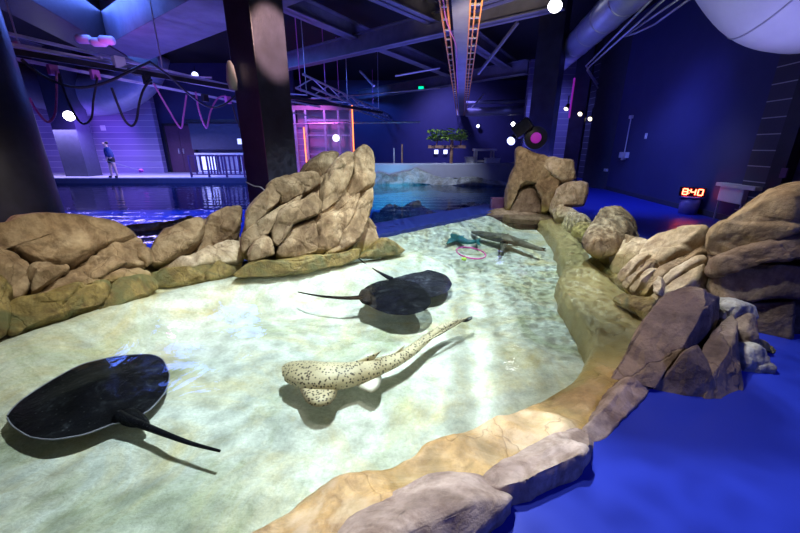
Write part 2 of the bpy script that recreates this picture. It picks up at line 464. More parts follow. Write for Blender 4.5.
def hull_rock(pts, seed=0, cuts=3, amp=.012, edge=.012):
    """angular boulder: convex hull of points given as (px, py, distance ahead; None = on the ground)"""
    bm = bmesh.new()
    for x, y, t_ in pts:
        bm.verts.new(onz(x, y, 0) - Z * .02 if t_ is None else onz(x, y, t_[0]) if isinstance(t_, tuple) else EYE + ray(x, y) * t_)
    res = bmesh.ops.convex_hull(bm, input=list(bm.verts))
    bmesh.ops.delete(bm, geom=[g for g in res['geom_interior'] if isinstance(g, bmesh.types.BMVert)], context='VERTS')
    bmesh.ops.dissolve_limit(bm, angle_limit=.12, verts=bm.verts, edges=bm.edges)
    bmesh.ops.bevel(bm, geom=list(bm.edges), offset=edge, segments=2, affect='EDGES', profile=.6, clamp_overlap=True)
    bmesh.ops.triangulate(bm, faces=bm.faces)
    for _ in range(cuts):
        bmesh.ops.subdivide_edges(bm, edges=[e for e in bm.edges if e.calc_length() > .035], cuts=1, use_grid_fill=True)
        bmesh.ops.triangulate(bm, faces=[f for f in bm.faces if len(f.verts) > 4])
    bmesh.ops.recalc_face_normals(bm, faces=bm.faces); bm.normal_update(); sd = Vector((seed * 1.3, seed * .7, seed * 2.1)); mv = []
    for v in bm.verts:
        mv.append(amp * noise.fractal(v.co * 4 + sd, .9, 2.1, 5) + facet(v.co, 3.2, .02, seed))
    for v, d in zip(bm.verts, mv): v.co += v.normal * d
    mb = MB(); bm.verts.index_update(); mb.add([v.co.copy() for v in bm.verts], [tuple(x.index for x in f.verts) for f in bm.faces]); bm.free()
    return mb

# ================================================================== the pools
WATER = -.03
def xy(px, py, z=0.0):
    p = onz(px, py, z); return (p.x, p.y)
# dividing wall between the shallow pool and the big tank (runs behind the rocks)
DA, DB = Vector((-9.0, -1.6, 0)), Vector((2.9, 9.05, 0))
dv = (DB - DA).normalized(); dn = Vector((-dv.y, dv.x, 0))          # dn points to the tank
DW = .85
poly = [DA, DB, DB + dn * DW, DA + dn * DW]
struct('wall_divider', MB().prism([(p.x, p.y) for p in poly], -2.6, -.006), 'divider_blue')
# shallow pool floor
pf = [(DA.x, DA.y), (DB.x, DB.y), (6.5, 9.4), (5.0, 4.0), (3.2, -.6), (-9, -1.6)]
SHORE = [(-5.2, 1.2), (-3.30, 2.45), (-2.72, 3.50), (-2.0, 4.10), (-.95, 4.55), (-.1, 4.95), (.15, 5.3)]
def seg_d(x, y, pts):
    best = 9
    for (ax, ay), (bx_, by) in zip(pts, pts[1:]):
        ux, uy = bx_ - ax, by - ay; t_ = max(0, min(1, ((x - ax) * ux + (y - ay) * uy) / (ux * ux + uy * uy)))
        best = min(best, math.hypot(x - ax - ux * t_, y - ay - uy * t_))
    return best
BED = -.36
def bed(x, y):
    ds = seg_d(x, y, SHORE); dw = (Vector((x, y, 0)) - DA).dot(-dn)
    side = (Vector((x, y, 0)) - Vector((-2.7, 3.5, 0))).dot(Vector((-.63, .77, 0)))
    k = max(0, 1 - ds / .8) if side < .0 or ds < .8 else 0
    k = k * k * (3 - 2 * k); k2 = max(0, 1 - dw / .7); k2 = k2 * k2 * (3 - 2 * k2)
    z = BED + .28 * max(k, k2) + .035 * noise.fractal(Vector((x * .9, y * .9, 3)), 1, 2, 4) + .012 * noise.noise(Vector((x * 6 + y * 2, y * 9, 1)))
    return min(z, -.055)
mb = MB(); NX = 150; NY = 130; ok = {}
for i in range(NX + 1):
    for j in range(NY + 1):
        # rows run along the dividing wall, columns away from it towards the visitors
        q = DA + dv * ((DB - DA).length * i / NX) - dn * (7.2 * (j / NY) ** 1.15)
        mb.v.append(Vector((q.x, q.y, bed(q.x, q.y))))
for i in range(NX):
    for j in range(NY):
        a = i * (NY + 1) + j
        q = mb.v[a]
        if q.y > -1.2 and q.x < 6: mb.f.append((a, a + NY + 1, a + NY + 2, a + 1))
struct('floor_pool', mb, 'pool_sand', smooth=True)
wa, wb = DA, DB
struct('touch_water', MB().sheet([(DA.x, DA.y), (DB.x, DB.y), (4.6, 8.8), (3.0, 4.6), (2.2, 2.6), (1.0, 1.0), (-.1, .2), (-9, -1.6)], WATER), 'touch_water')
# big tank
tk = [DA + dn * DW, DB + dn * DW, Vector((4.5, 10.5, 0)), Vector((5.2, 16, 0)), Vector((-30, 16, 0)), Vector((-30, 0, 0))]
struct('floor_tank', MB().prism([(p.x, p.y) for p in tk], -1.3, -1.2), 'tank_blue')
struct('tank_water', MB().sheet([(p.x, p.y) for p in tk], WATER), 'tank_water')
# visitor floor
edge = [xy(360, 640), xy(470, 545), xy(560, 462), xy(612, 405), xy(690, 372), xy(735, 352), xy(700, 305), xy(650, 270), xy(605, 240), xy(575, 216), (4.2, 9.4), (4.75, 11), (5.3, 16), (5.3, 24.5)]
struct('floor', MB().prism(edge + [(14, 24.5), (14, -3), (-.3, -3)], -.3, 0), 'floor_blue', tri=True)
struct('floor_deck', MB().prism([(-30, 15.5), (5.3, 16.6), (5.3, 24.5), (-30, 24.5)], -.3, .2), 'deck_pale')
struct('trim_deck', MB().prism([(-30, 15.35), (-3.2, 16.2), (-3.2, 16.5), (-30, 15.6)], -2.5, .17), 'wall_dark')

# ---- golden rock ledge
inner = [(60, 690), (180, 580), (215, 552), (240, 530), (290, 503), (330, 480), (385, 462), (430, 445), (470, 428), (510, 413), (545, 393), (575, 368), (590, 348), (592, 330), (582, 308), (567, 288), (560, 270), (562, 257), (560, 245), (556, 232), (546, 221), (538, 214)]
outer = [(270, 800), (330, 640), (370, 600), (420, 560), (480, 520), (530, 490), (565, 470), (590, 445), (605, 425), (620, 405), (645, 375), (665, 350), (680, 330), (670, 305), (655, 290), (640, 285), (620, 275), (600, 260), (590, 245), (580, 232), (568, 218), (560, 209)]
def resample(pts, n):
    out = []
    for k in range(n):
        t = k / (n - 1) * (len(pts) - 1); i = min(int(t), len(pts) - 2); u = t - i
        p0 = pts[max(i - 1, 0)]; p1 = pts[i]; p2 = pts[i + 1]; p3 = pts[min(i + 2, len(pts) - 1)]
        out.append(tuple(.5 * ((2 * b) + (-a + c) * u + (2 * a - 5 * b + 4 * c - d) * u * u + (-a + 3 * b - 3 * c + d) * u ** 3) for a, b, c, d in zip(p0, p1, p2, p3)))
    return out
NL, ML = 150, 22
I = resample(inner, NL); O = resample(outer, NL)
mb = MB(); rows = []
for i in range(NL):
    t = i / (NL - 1)
    zt = .015 - .12 * min(1, max(0, (t - .42) / .22))      # the far half lies under water
    a = Vector(xy(*I[i])); b = Vector(xy(*O[i])); row = []
    a = a + (a - b).normalized() * (.05 * noise.fractal(Vector((a.x * 3, a.y * 3, 4)), 1, 2, 3))
    prof = [(-.015, -.46), (-.02, -.3), (-.012, -.12), (0, -.05)] + [(j / ML, 0) for j in range(1, ML + 1)] + [(1.0, -.5)]
    for s, dz in prof:
        p = a + (b - a) * s
        w = Vector((p.x, p.y, 0)); e = min(1, max(0, s) / .12)
        z = zt + dz + (.05 * noise.fractal(w * 1.7, 1, 2, 5) + .022 * noise.fractal(w * 5, 1, 2, 4)) * (1 if dz > -.4 else 0) - .22 * max(0, s - .72) - (1 - e) ** 2 * .04
        if dz < -.1: p = p + Vector((noise.noise(Vector((w.x * 3, w.y * 3, dz * 4))), noise.noise(Vector((w.x * 3 + 9, w.y * 3, dz * 4))))) * .03
        row.append(Vector((p.x, p.y, z)))
    rows.append(row)
K = len(rows[0])
for r in rows: mb.v += r
for i in range(NL - 1):
    for j in range(K - 1): mb.f.append((i * K + j, i * K + j + 1, (i + 1) * K + j + 1, (i + 1) * K + j))
mb.f.append(tuple(range(K))); mb.f.append(tuple((NL - 1) * K + j for j in range(K)))
mb.build('rock_ledge', 'rock_gold', None, 'low flat golden rock ledge curving along the near edge of the shallow pool', 'ledge', smooth=True)
fr = Frame((490, 219), (558, 216), 82, -.06)
rockthing('rock_shelf', 'flat brown rock shelf at water level in front of the far pale rock', 'rock', 'rock_brown', [(484, 214), (500, 208), (530, 207), (552, 209), (562, 214), (545, 220), (515, 219)], fr, -.03, .03, .2, fac=.01, cut=.3)

# ================================================================== rock formations, left side
A1 = [(10, 336), (158, 290)]
F1 = Frame((10, 336), (158, 290), 36)
t = thing('rock_formation', 'broad smooth tan rock mound at the left edge behind the nearest black stingray', 'rock', base_of(A1))
rp = lambda nm, mat, poly, off, tf, tb, fr=None, par=None, **k: rockpart(nm, mat, par or t, poly, fr or F1, off, tf, tb, **k)
rp('core', 'rock_tan', [(-60, 330), (-60, 235), (0, 228), (40, 222), (90, 224), (130, 240), (146, 256), (152, 275), (110, 290), (60, 308), (10, 330)], -.30, .10, .5)
rp('rock_block', 'rock_tan', [(-50, 262), (-45, 236), (0, 226), (10, 219), (40, 217), (80, 219), (115, 225), (133, 233), (137, 240), (118, 247), (95, 256), (72, 268), (45, 269), (25, 263), (8, 254), (-20, 262)], -.16, .22, .5, n=140, k=32, fac=.015, freq=1.2, cut=.55, p=4.5)
rp('rock_block', 'rock_tan', [(-25, 255), (0, 252), (13, 255), (28, 265), (30, 275), (24, 292), (14, 299), (5, 290), (-20, 282)], -.10, .20, .3)
rp('rock_block', 'rock_tan', [(97, 255), (118, 244), (137, 237), (146, 246), (149, 258), (142, 267), (128, 270), (108, 272), (88, 277), (74, 273)], -.12, .18, .3, strata=(1.2, 7, .02))
rp('rock_block', 'rock_tan', [(84, 276), (100, 266), (118, 252), (132, 247), (136, 255), (128, 265), (110, 272), (95, 279)], -.02, .10, .2, fac=.03)
rp('rock_block', 'rock_tan', [(30, 271), (36, 267), (65, 267), (68, 272), (52, 284), (32, 294), (28, 285)], -.02, .17, .3, p=4, fac=.03)
rp('rock_slab', 'rock_tan', [(20, 301), (45, 291), (62, 279), (75, 271), (92, 277), (120, 274), (140, 270), (149, 276), (120, 283), (95, 288), (60, 297), (30, 304)], -.10, .14, .3, strata=(1.3, 8, .02))
rp('rock_slab', 'rock_olive', [(-5, 318), (12, 304), (40, 297), (75, 288), (105, 285), (108, 294), (102, 307), (80, 315), (50, 324), (12, 337), (4, 330)], -.06, .17, .3, label='wet yellow-olive slab at the waterline', strata=(1.2, 6, .02))
rp('rock_slab', 'rock_olive', [(101, 305), (106, 291), (120, 280), (145, 276), (157, 281), (159, 289), (148, 298), (125, 305), (103, 313)], -.05, .16, .3, label='wet yellow-olive slab at the waterline')
rp('rock_block', 'rock_olive', [(-45, 275), (-5, 275), (7, 290), (12, 305), (12, 318), (4, 335), (-45, 345)], .02, .12, .3)

A2 = [(158, 290), (238, 273)]
F2 = Frame((150, 288), (240, 272), 32)
t = thing('rock_formation', 'low tan rock pile of rounded boulders between the broad mound and the tall rock', 'rock', base_of(A2))
rp2 = lambda nm, mat, poly, off, tf, tb, **k: rockpart(nm, mat, t, poly, F2, off, tf, tb, **k)
rp2('core', 'rock_tan', [(145, 275), (150, 250), (170, 232), (200, 220), (238, 210), (242, 250), (235, 265), (190, 275)], -.30, .1, .4)
rp2('boulder', 'rock_tan', [(138, 262), (139, 248), (144, 245), (149, 250), (150, 262), (146, 271), (139, 272)], -.05, .13, .3)
rp2('boulder', 'rock_tan', [(149, 256), (152, 243), (162, 232), (180, 224), (197, 218), (205, 219), (206, 229), (198, 245), (180, 258), (160, 268), (151, 266)], -.10, .22, .4, n=110, k=26, fac=.02, cut=.6)
rp2('boulder', 'rock_tan', [(196, 248), (204, 226), (208, 216), (225, 210), (240, 206), (243, 215), (241, 229), (236, 241), (216, 248), (200, 252)], -.14, .2, .4, fac=.04)
rp2('rock_slab', 'rock_sand', [(155, 272), (175, 260), (200, 252), (222, 243), (238, 241), (242, 252), (238, 263), (215, 267), (190, 271), (165, 276)], -.06, .18, .3, strata=(1.1, 4, .02))
rp2('rock_slab', 'rock_olive', [(147, 276), (165, 271), (195, 268), (225, 262), (242, 262), (239, 271), (228, 276), (205, 281), (175, 286), (155, 284)], -.03, .15, .3, label='wet yellow-olive slab at the waterline')

A3 = [(245, 278), (385, 252)]
F3 = Frame((240, 280), (385, 256), 16)
t = thing('rock_formation', 'tallest rock of leaning tan slabs rising to a rounded peak beside the square black pillar', 'rock', base_of(A3))
def rp3(nm, mat, poly, off, tf, tb, fr=None, **k):
    k = {**dict(cut=.6, p=4.2), **k}; k['fac'] = min(k.get('fac', .03), .022)
    return rockpart(nm, mat, t, poly, fr or F3, off, tf, tb, **k)
rp3('core', 'rock_tan', [(243, 258), (248, 225), (272, 186), (318, 178), (345, 156), (366, 152), (369, 190), (362, 235), (340, 255), (290, 262)], -.34, .18, .45)
rp3('core', 'rock_tan', [(300, 250), (312, 215), (335, 190), (360, 170), (369, 180), (366, 215), (355, 245), (330, 258)], -.18, .14, .3)
rp3('rock_slab', 'rock_tan', [(243, 232), (245, 212), (255, 198), (265, 188), (273, 181), (280, 190), (279, 202), (266, 215), (250, 229)], -.16, .2, .4)
rp3('rock_slab', 'rock_tan', [(265, 187), (270, 181), (285, 176), (300, 173), (316, 174), (319, 184), (305, 194), (281, 207), (276, 197)], -.20, .22, .4)
rp3('rock_slab', 'rock_tan', [(241, 246), (243, 233), (262, 216), (285, 203), (302, 195), (293, 209), (276, 223), (265, 237), (252, 243), (243, 252)], -.10, .2, .4)
rp3('rock_slab', 'rock_tan', [(271, 228), (280, 209), (300, 200), (315, 192), (321, 201), (319, 213), (300, 222), (285, 231), (279, 246), (272, 242)], .0, .16, .4, fac=.03)
rp3('rock_block', 'rock_tan', [(247, 257), (252, 244), (265, 236), (272, 240), (275, 254), (262, 260), (249, 262)], .0, .16, .3, fac=.03)
rp3('rock_block', 'rock_tan', [(276, 252), (284, 231), (313, 219), (318, 235), (316, 252), (295, 258), (278, 259)], -.05, .16, .4, fac=.025)
rp3('rock_block', 'rock_tan', [(311, 224), (340, 209), (347, 200), (359, 193), (353, 215), (336, 246), (325, 255), (313, 253), (314, 236)], -.07, .15, .4, fac=.03)
rp3('rock_slab', 'rock_tan', [(319, 214), (321, 190), (328, 170), (335, 158), (345, 151), (353, 152), (352, 166), (347, 186), (338, 204), (328, 211)], -.14, .2, .4, fac=.03)
rp3('rock_slab', 'rock_tan', [(343, 200), (349, 180), (351, 158), (357, 148), (365, 145), (372, 152), (373, 170), (372, 187), (360, 194), (350, 201)], -.18, .2, .4, fac=.03)
rp3('rock_slab', 'rock_tan', [(323, 255), (345, 225), (358, 200), (372, 187), (372, 203), (368, 219), (359, 240), (344, 252), (330, 256)], -.06, .14, .35, fac=.03)
rp3('rock_block', 'rock_tan', [(298, 180), (305, 164), (318, 154), (330, 151), (338, 155), (331, 170), (322, 185), (308, 186)], -.62, .25, .4)
rp3('rock_block', 'rock_tan', [(343, 258), (354, 236), (366, 216), (376, 229), (379, 240), (374, 252), (356, 259)], -.20, .12, .3)
rp3('rock_slab', 'rock_olive', [(232, 276), (250, 262), (290, 257), (330, 253), (346, 250), (361, 248), (357, 259), (332, 268), (292, 275), (257, 279)], .02, .18, .35, label='wet olive slab at the waterline', strata=(1.5, 5, .015))
rp3('rock_slab', 'rock_olive', [(358, 258), (371, 247), (381, 238), (391, 241), (405, 250), (396, 255), (376, 258)], .03, .12, .3, label='wet olive slab at the waterline')
F3b = Frame((345, 254), (372, 248), -10)
F3b.e1 = Vector((.80, .60, 0)); F3b.n = Vector((.58, -.78, -.22)).normalized(); F3b.e2 = F3b.n.cross(F3b.e1); F3b.e2 = F3b.e2 if F3b.e2.z > 0 else -F3b.e2
rp3('rock_block', 'rock_olive', [(346, 246), (354, 230), (365, 208), (372, 198), (371, 210), (366, 226), (357, 242), (350, 250)], -.02, .03, .2, fr=F3b)  # darker olive rock put in for the shade of the hollow
# the cable tied round the pillar dips behind these rocks; low magenta-lit rocks beyond the wall
fr = Frame((70, 232), (120, 232), 50, 0)
rockthing('rock', 'low magenta-lit rock on the dividing wall behind the broad tan mound', 'rock', 'rock_magenta_lit', [(60, 222), (72, 216), (85, 216), (100, 220), (112, 224), (118, 232), (90, 236), (62, 234)], fr, -.3, .15, .3)
fr = Frame((115, 236), (195, 228), 50, 0)
rockthing('rock', 'long low dark rock on the dividing wall above the gap in the rocks', 'rock', 'rock_brown', [(112, 226), (130, 224), (150, 226), (172, 223), (190, 217), (196, 224), (170, 232), (140, 236), (118, 234)], fr, -.35, .12, .3)

# ================================================================== rocks, right side
A4 = [(508, 213), (575, 218)]
F4 = Frame((508, 214), (575, 218), 10)
t = thing('rock_formation', 'pale flat-topped rock outcrop at the far right corner of the shallow pool', 'rock', base_of(A4))
def rp4(nm, mat, poly, off, tf, tb, **k):
    k = {**dict(cut=.55, p=4), **k}; k['fac'] = .025
    return rockpart(nm, mat, t, poly, F4, off, tf, tb, **k)
rp4('core', 'rock_tan', [(508, 212), (512, 185), (520, 160), (548, 165), (566, 175), (580, 188), (575, 206), (550, 213)], -.55, .2, .5)
rp4('rock_block', 'rock_tan', [(504, 210), (505, 192), (509, 178), (514, 165), (515, 151), (520, 147), (536, 152), (550, 158), (556, 168), (552, 180), (545, 186), (530, 184), (518, 190), (512, 202), (509, 213)], -.30, .32, .5, fac=.07)
rp4('rock_block', 'rock_tan', [(533, 186), (541, 172), (552, 172), (560, 182), (556, 196), (548, 212), (541, 213), (540, 200)], -.22, .3, .4, fac=.05)
rp4('rock_block', 'rock_brown', [(505, 213), (510, 200), (518, 191), (530, 185), (538, 190), (542, 204), (541, 214), (522, 215)], -.30, .18, .4, fac=.05)
rp4('rock_block', 'rock_sand', [(537, 164), (548, 158), (560, 159), (573, 161), (575, 170), (576, 179), (562, 184), (552, 178), (545, 172)], -.30, .36, .5, fac=.06)
rp4('rock_block', 'rock_sand', [(549, 212), (551, 200), (556, 189), (564, 183), (580, 181), (588, 183), (588, 190), (585, 206), (575, 208), (562, 208), (554, 216)], -.10, .3, .5, p=4, fac=.05)

Fs = Frame((560, 222), (590, 236), 30)
rockthing('boulder', 'small pale boulder by the water at the foot of the far outcrop', 'rock', 'rock_sand', [(553, 213), (557, 208), (566, 206), (573, 209), (572, 215), (563, 220), (556, 221)], Fs, -.03, .16, .3, fac=.03, group='small boulders at the far pool edge')
rockthing('boulder', 'small layered tan boulder, middle one of the small boulders at the far pool edge', 'rock', 'rock_sand', [(562, 230), (565, 218), (573, 213), (584, 216), (585, 221), (575, 230), (567, 234)], Fs, .0, .16, .3, fac=.03, strata=(.5, 9, .03), group='small boulders at the far pool edge')
rockthing('boulder', 'small brown boulder leaning on the rounded grey-tan boulder at the far pool edge', 'rock', 'rock_tan', [(574, 234), (579, 225), (587, 221), (590, 228), (585, 239), (576, 240)], Fs, .02, .16, .3, fac=.03, group='small boulders at the far pool edge')
F5 = Frame((585, 250), (650, 280), 25)
hull_rock([(581, 241, 4.92), (589, 223, 5.12), (602, 209, 5.27), (612, 205, 5.32), (623, 207, 5.32), (632, 215, 5.27), (638, 229, 5.17), (640, 240, 5.02), (604, 222, 4.97), (617, 219, 4.97), (628, 226, 4.92),
           (594, 240, 4.72), (612, 238, 4.70), (626, 238, 4.77), (586, 252, 4.82), (600, 259, 4.72), (622, 252, 4.72), (592, 245, 5.62), (612, 212, 5.72), (632, 225, 5.72), (630, 245, 5.62)], 21, 4, .02, .03).build('boulder', 'rock_tan', None,
    'rounded grey-tan boulder standing highest among the right bank rocks near the blue floor', 'boulder', smooth=True)
t = thing('rock_formation', 'tan sloping boulders in front of the rounded grey-tan boulder on the right bank', 'rock', base_of([(610, 270)]))
rp5 = lambda nm, mat, poly, off, tf, tb, **k: rockpart(nm, mat, t, poly, F5, off, tf, tb, **k)
rp5('boulder', 'rock_tan', [(592, 256), (600, 245), (612, 238), (626, 233), (636, 238), (634, 248), (620, 258), (606, 266), (598, 264)], -.02, .16, .4, fac=.05)
rp5('boulder', 'rock_sand', [(606, 272), (612, 258), (624, 244), (638, 236), (649, 241), (654, 250), (642, 262), (630, 274), (618, 282)], -.02, .2, .4, fac=.06)
rp5('rock_slab', 'rock_olive', [(590, 262), (598, 258), (610, 268), (622, 280), (630, 290), (618, 290), (602, 278)], .0, .12, .3)

A6 = [(620, 300), (700, 300)]
F6 = Frame((612, 296), (655, 318), 40)
t = thing('rock_formation', 'layered sandy rock of sloping cracked strata on the right bank behind the dark boulder', 'rock', base_of(A6))
rp6 = lambda nm, mat, poly, off, tf, tb, **k: rockpart(nm, mat, t, poly, F6, off, tf, tb, **k)
rp6('core', 'rock_tan', [(622, 285), (640, 262), (665, 240), (705, 230), (715, 250), (705, 275), (680, 300), (655, 318), (635, 310)], -.22, .12, .4)
ST = dict(cut=.35, fac=.025, p=5)
rp6('rock_slab', 'rock_sand', [(640, 258), (652, 242), (675, 231), (700, 228), (711, 228), (706, 237), (690, 250), (670, 264), (655, 273), (645, 270)], -.14, .12, .3, strata=(2.2, 4, .03), **ST)
rp6('rock_slab', 'rock_sand', [(619, 279), (635, 263), (650, 253), (655, 256), (640, 268), (624, 284)], -.04, .08, .3, **ST)
rp6('rock_slab', 'rock_sand', [(622, 285), (638, 271), (653, 259), (657, 263), (643, 276), (628, 291)], .0, .07, .3, **ST)
rp6('rock_slab', 'rock_sand', [(630, 292), (642, 278), (654, 269), (660, 272), (650, 282), (638, 297)], .0, .10, .3, **ST)
rp6('rock_slab', 'rock_tan', [(640, 297), (650, 283), (664, 272), (685, 262), (703, 249), (707, 253), (694, 264), (672, 277), (656, 288), (646, 300)], -.05, .10, .3, **ST)
rp6('rock_slab', 'rock_sand', [(655, 288), (672, 275), (692, 263), (705, 256), (707, 261), (692, 271), (674, 282), (660, 293)], .0, .07, .3, **ST)
rp6('rock_slab', 'rock_sand', [(648, 300), (664, 290), (680, 279), (698, 268), (706, 264), (698, 281), (684, 291), (666, 297), (652, 306)], .0, .06, .3, **ST)
rp6('rock_block', 'rock_sand', [(655, 284), (660, 277), (664, 280), (665, 290), (660, 297), (654, 293)], .08, .06, .2, **ST)
rp6('rock_slab', 'rock_olive', [(612, 300), (624, 293), (640, 297), (656, 299), (652, 311), (645, 322), (634, 314), (622, 308)], .02, .08, .25)
A7 = [(690, 330), (790, 355)]
F7 = Frame((700, 330), (800, 352), 10)
t = thing('rock_formation', 'massive brown banded rock wall at the right edge of the picture', 'rock', base_of(A7))
def rp7(nm, mat, poly, off, tf, tb, **k):
    k = {**dict(cut=.6, p=5), **k}; k['fac'] = .025
    return rockpart(nm, mat, t, poly, F7, off, tf, tb, **k)
rp7('core', 'rock_brown', [(712, 330), (708, 250), (735, 220), (780, 195), (860, 190), (860, 300), (795, 335), (760, 350)], -.32, .14, .35, n=110)
rp7('rock_block', 'rock_tan', [(704, 250), (705, 236), (712, 226), (730, 215), (755, 200), (775, 187), (800, 181), (850, 176), (880, 200), (870, 228), (800, 231), (770, 241), (740, 246), (716, 256)], -.26, .3, .4, n=120, k=30, fac=.06, freq=2, strata=(1.5, 2.5, .02))
rp7('rock_block', 'rock_brown', [(706, 272), (710, 256), (740, 245), (770, 237), (801, 232), (870, 230), (870, 262), (800, 258), (760, 262), (735, 264), (714, 276)], -.20, .22, .4, n=110, strata=(1.5, 3, .02))
rp7('rock_block', 'rock_brown', [(707, 284), (714, 266), (740, 259), (770, 259), (800, 262), (860, 262), (860, 298), (796, 298), (760, 298), (735, 303), (718, 301)], -.24, .2, .4, n=110, k=26, fac=.06)
rp7('rock_block', 'rock_brown', [(734, 302), (770, 299), (794, 298), (793, 320), (788, 345), (776, 358), (768, 346), (750, 338), (744, 322)], -.20, .14, .4, fac=.05)

A8 = [(620, 380), (740, 397)]
F8 = Frame((640, 384), (740, 400), 22, 0)
t = thing('rock_formation', 'dark purple-brown angular boulder with a sloping lit face on the edge of the blue floor', 'rock', base_of(A8, 0))
rp8 = lambda nm, mat, poly, off, tf, tb, fr=None, **k: rockpart(nm, mat, t, poly, fr or F8, off, tf, tb, **k)
hull_rock([(610, 379, 2.26), (621, 357, 2.34), (640, 326, 2.39), (655, 306, 2.43), (668, 292, 2.48), (690, 285, 2.5), (703, 289, 2.43), (706, 308, 2.35), (688, 342, 2.26), (668, 370, 2.2), (655, 389, 2.2),
           (719, 297, 2.62), (721, 318, 2.62), (706, 350, 2.5), (676, 390, 2.36), (640, 382, 2.22), (668, 300, 2.85), (706, 302, 2.85), (640, 360, 2.8), (690, 380, 2.7)], 3).build('boulder', 'rock_dark', t, smooth=False)
hull_rock([(652, 389, None), (668, 370, 2.2), (684, 352, 2.15), (698, 344, 2.18), (707, 358, 2.17), (712, 376, 2.14), (709, 397, None), (686, 396, None), (667, 392, None), (690, 350, 2.5), (665, 385, 2.5), (710, 380, 2.5)], 4).build('boulder', 'rock_dark', t)
hull_rock([(701, 350, 2.32), (712, 333, 2.4), (722, 320, 2.48), (732, 314, 2.5), (738, 322, 2.42), (737, 340, 2.32), (728, 354, 2.24), (712, 376, 2.16), (742, 391, None), (724, 400, None), (704, 399, None), (741, 360, 2.36), (738, 326, 2.8), (715, 345, 2.75), (740, 375, 2.6)], 5).build('boulder', 'rock_dark', t)
Fe = Frame((735, 375), (770, 360), 15, 0)
rockthing('boulder', 'small pale grey stone wedged behind the dark angular boulder', 'rock', 'rock_grey', [(718, 318), (720, 304), (730, 300), (739, 303), (747, 312), (742, 322), (735, 332), (724, 324)], Fe, -.22, .15, .25, fac=.04)
rockthing('boulder', 'dark upright stone between the dark angular boulder and the brown rock wall', 'rock', 'rock_dark', [(736, 328), (744, 312), (752, 314), (753, 330), (746, 342), (743, 362), (738, 372)], Fe, -.12, .12, .25, fac=.04)
rockthing('boulder', 'small angular grey-brown stone on the blue floor under the brown rock wall', 'rock', 'rock_grey', [(740, 377), (741, 352), (748, 346), (762, 350), (768, 360), (760, 370), (748, 377)], Fe, -.02, .12, .2, fac=.04, p=4)
rockthing('boulder', 'little tan stone resting on the angular grey-brown stone under the brown rock wall', 'rock', 'rock_tan', [(742, 348), (747, 337), (755, 338), (765, 346), (768, 354), (758, 351)], Fe, -.10, .1, .2, fac=.03)

# low rim of purplish rock between ledge and blue floor
hi, lo = (.16,), (.03,)
hull_rock([(290, 585, lo), (318, 548, lo), (350, 517, lo), (395, 489, lo), (425, 474, lo), (450, 471, lo), (480, 476, lo), (500, 486, lo), (513, 498, (.06,)),
           (350, 560, hi), (387, 527, hi), (405, 515, hi), (445, 504, hi), (480, 499, (.15,)), (508, 502, (.10,)), (425, 486, (.12,)), (460, 481, (.12,)),
           (514, 510, None), (495, 525, None), (470, 543, None), (440, 562, None), (400, 590, None), (360, 640, None)], 11, 4, .014, .02).build('rock', 'rock_rim', None,
    'low purple-grey rim rock with a dark undercut at the bottom edge of the picture', 'rock', smooth=True)
hi = (.13,)
hull_rock([(472, 483, lo), (498, 463, lo), (525, 448, lo), (552, 432, lo), (575, 426, lo), (590, 430, lo), (500, 487, (.10,)), (530, 478, hi), (560, 463, hi), (583, 452, hi), (593, 443, (.09,)), (545, 450, (.10,)), (570, 440, (.10,)),
           (513, 505, None), (530, 501, None), (555, 491, None), (576, 480, None), (595, 459, None), (599, 445, None), (490, 500, (.0,))], 12, 4, .012, .02).build('rock', 'rock_rim', None,
    'smooth purple-tan rim rock between golden ledge and blue floor, second from the front', 'rock', smooth=True)
Fr3 = Frame((590, 452), (650, 395), 58, 0)
rockthing('rock', 'narrow pale rim rock leading up to the dark angular boulder', 'rock', 'rock_rim', [(582, 432), (597, 412), (613, 390), (626, 377), (640, 378), (652, 389), (634, 409), (612, 429), (600, 442), (590, 443)], Fr3, -.03, .05, .3, fac=.015, cut=.5, p=4)
# rocks under the big tank's water and its far pale outcrop
fr = Frame((375, 232), (445, 226), 30, -.5)
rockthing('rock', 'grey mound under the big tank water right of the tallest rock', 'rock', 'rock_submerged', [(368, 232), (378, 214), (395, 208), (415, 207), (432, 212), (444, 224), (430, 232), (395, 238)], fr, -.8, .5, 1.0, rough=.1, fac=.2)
fr = Frame((440, 225), (500, 215), 40, -.8)
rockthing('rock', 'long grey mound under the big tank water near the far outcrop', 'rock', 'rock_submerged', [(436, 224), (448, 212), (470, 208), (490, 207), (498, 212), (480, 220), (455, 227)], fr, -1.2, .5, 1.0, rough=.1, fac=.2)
fr = Frame((372, 185), (500, 188), 40, -.05)
t = thing('rock_formation', 'pale wave-shaped rock outcrop along the far wall of the big tank', 'rock', base_of([(430, 186)]))
for pl in ([(350, 186), (385, 178), (405, 172), (416, 169), (424, 171), (432, 176), (445, 179), (440, 184), (410, 186), (375, 190)], [(430, 185), (445, 178), (460, 181), (472, 178), (490, 181), (506, 183), (508, 187), (470, 187), (445, 187)], [(340, 188), (365, 176), (385, 175), (400, 180), (420, 183), (400, 188), (365, 190)]):
    rockpart('rock_ridge', 'rock_white', t, pl, fr, -.4, .3, .6, rough=.06, fac=.06, freq=1)

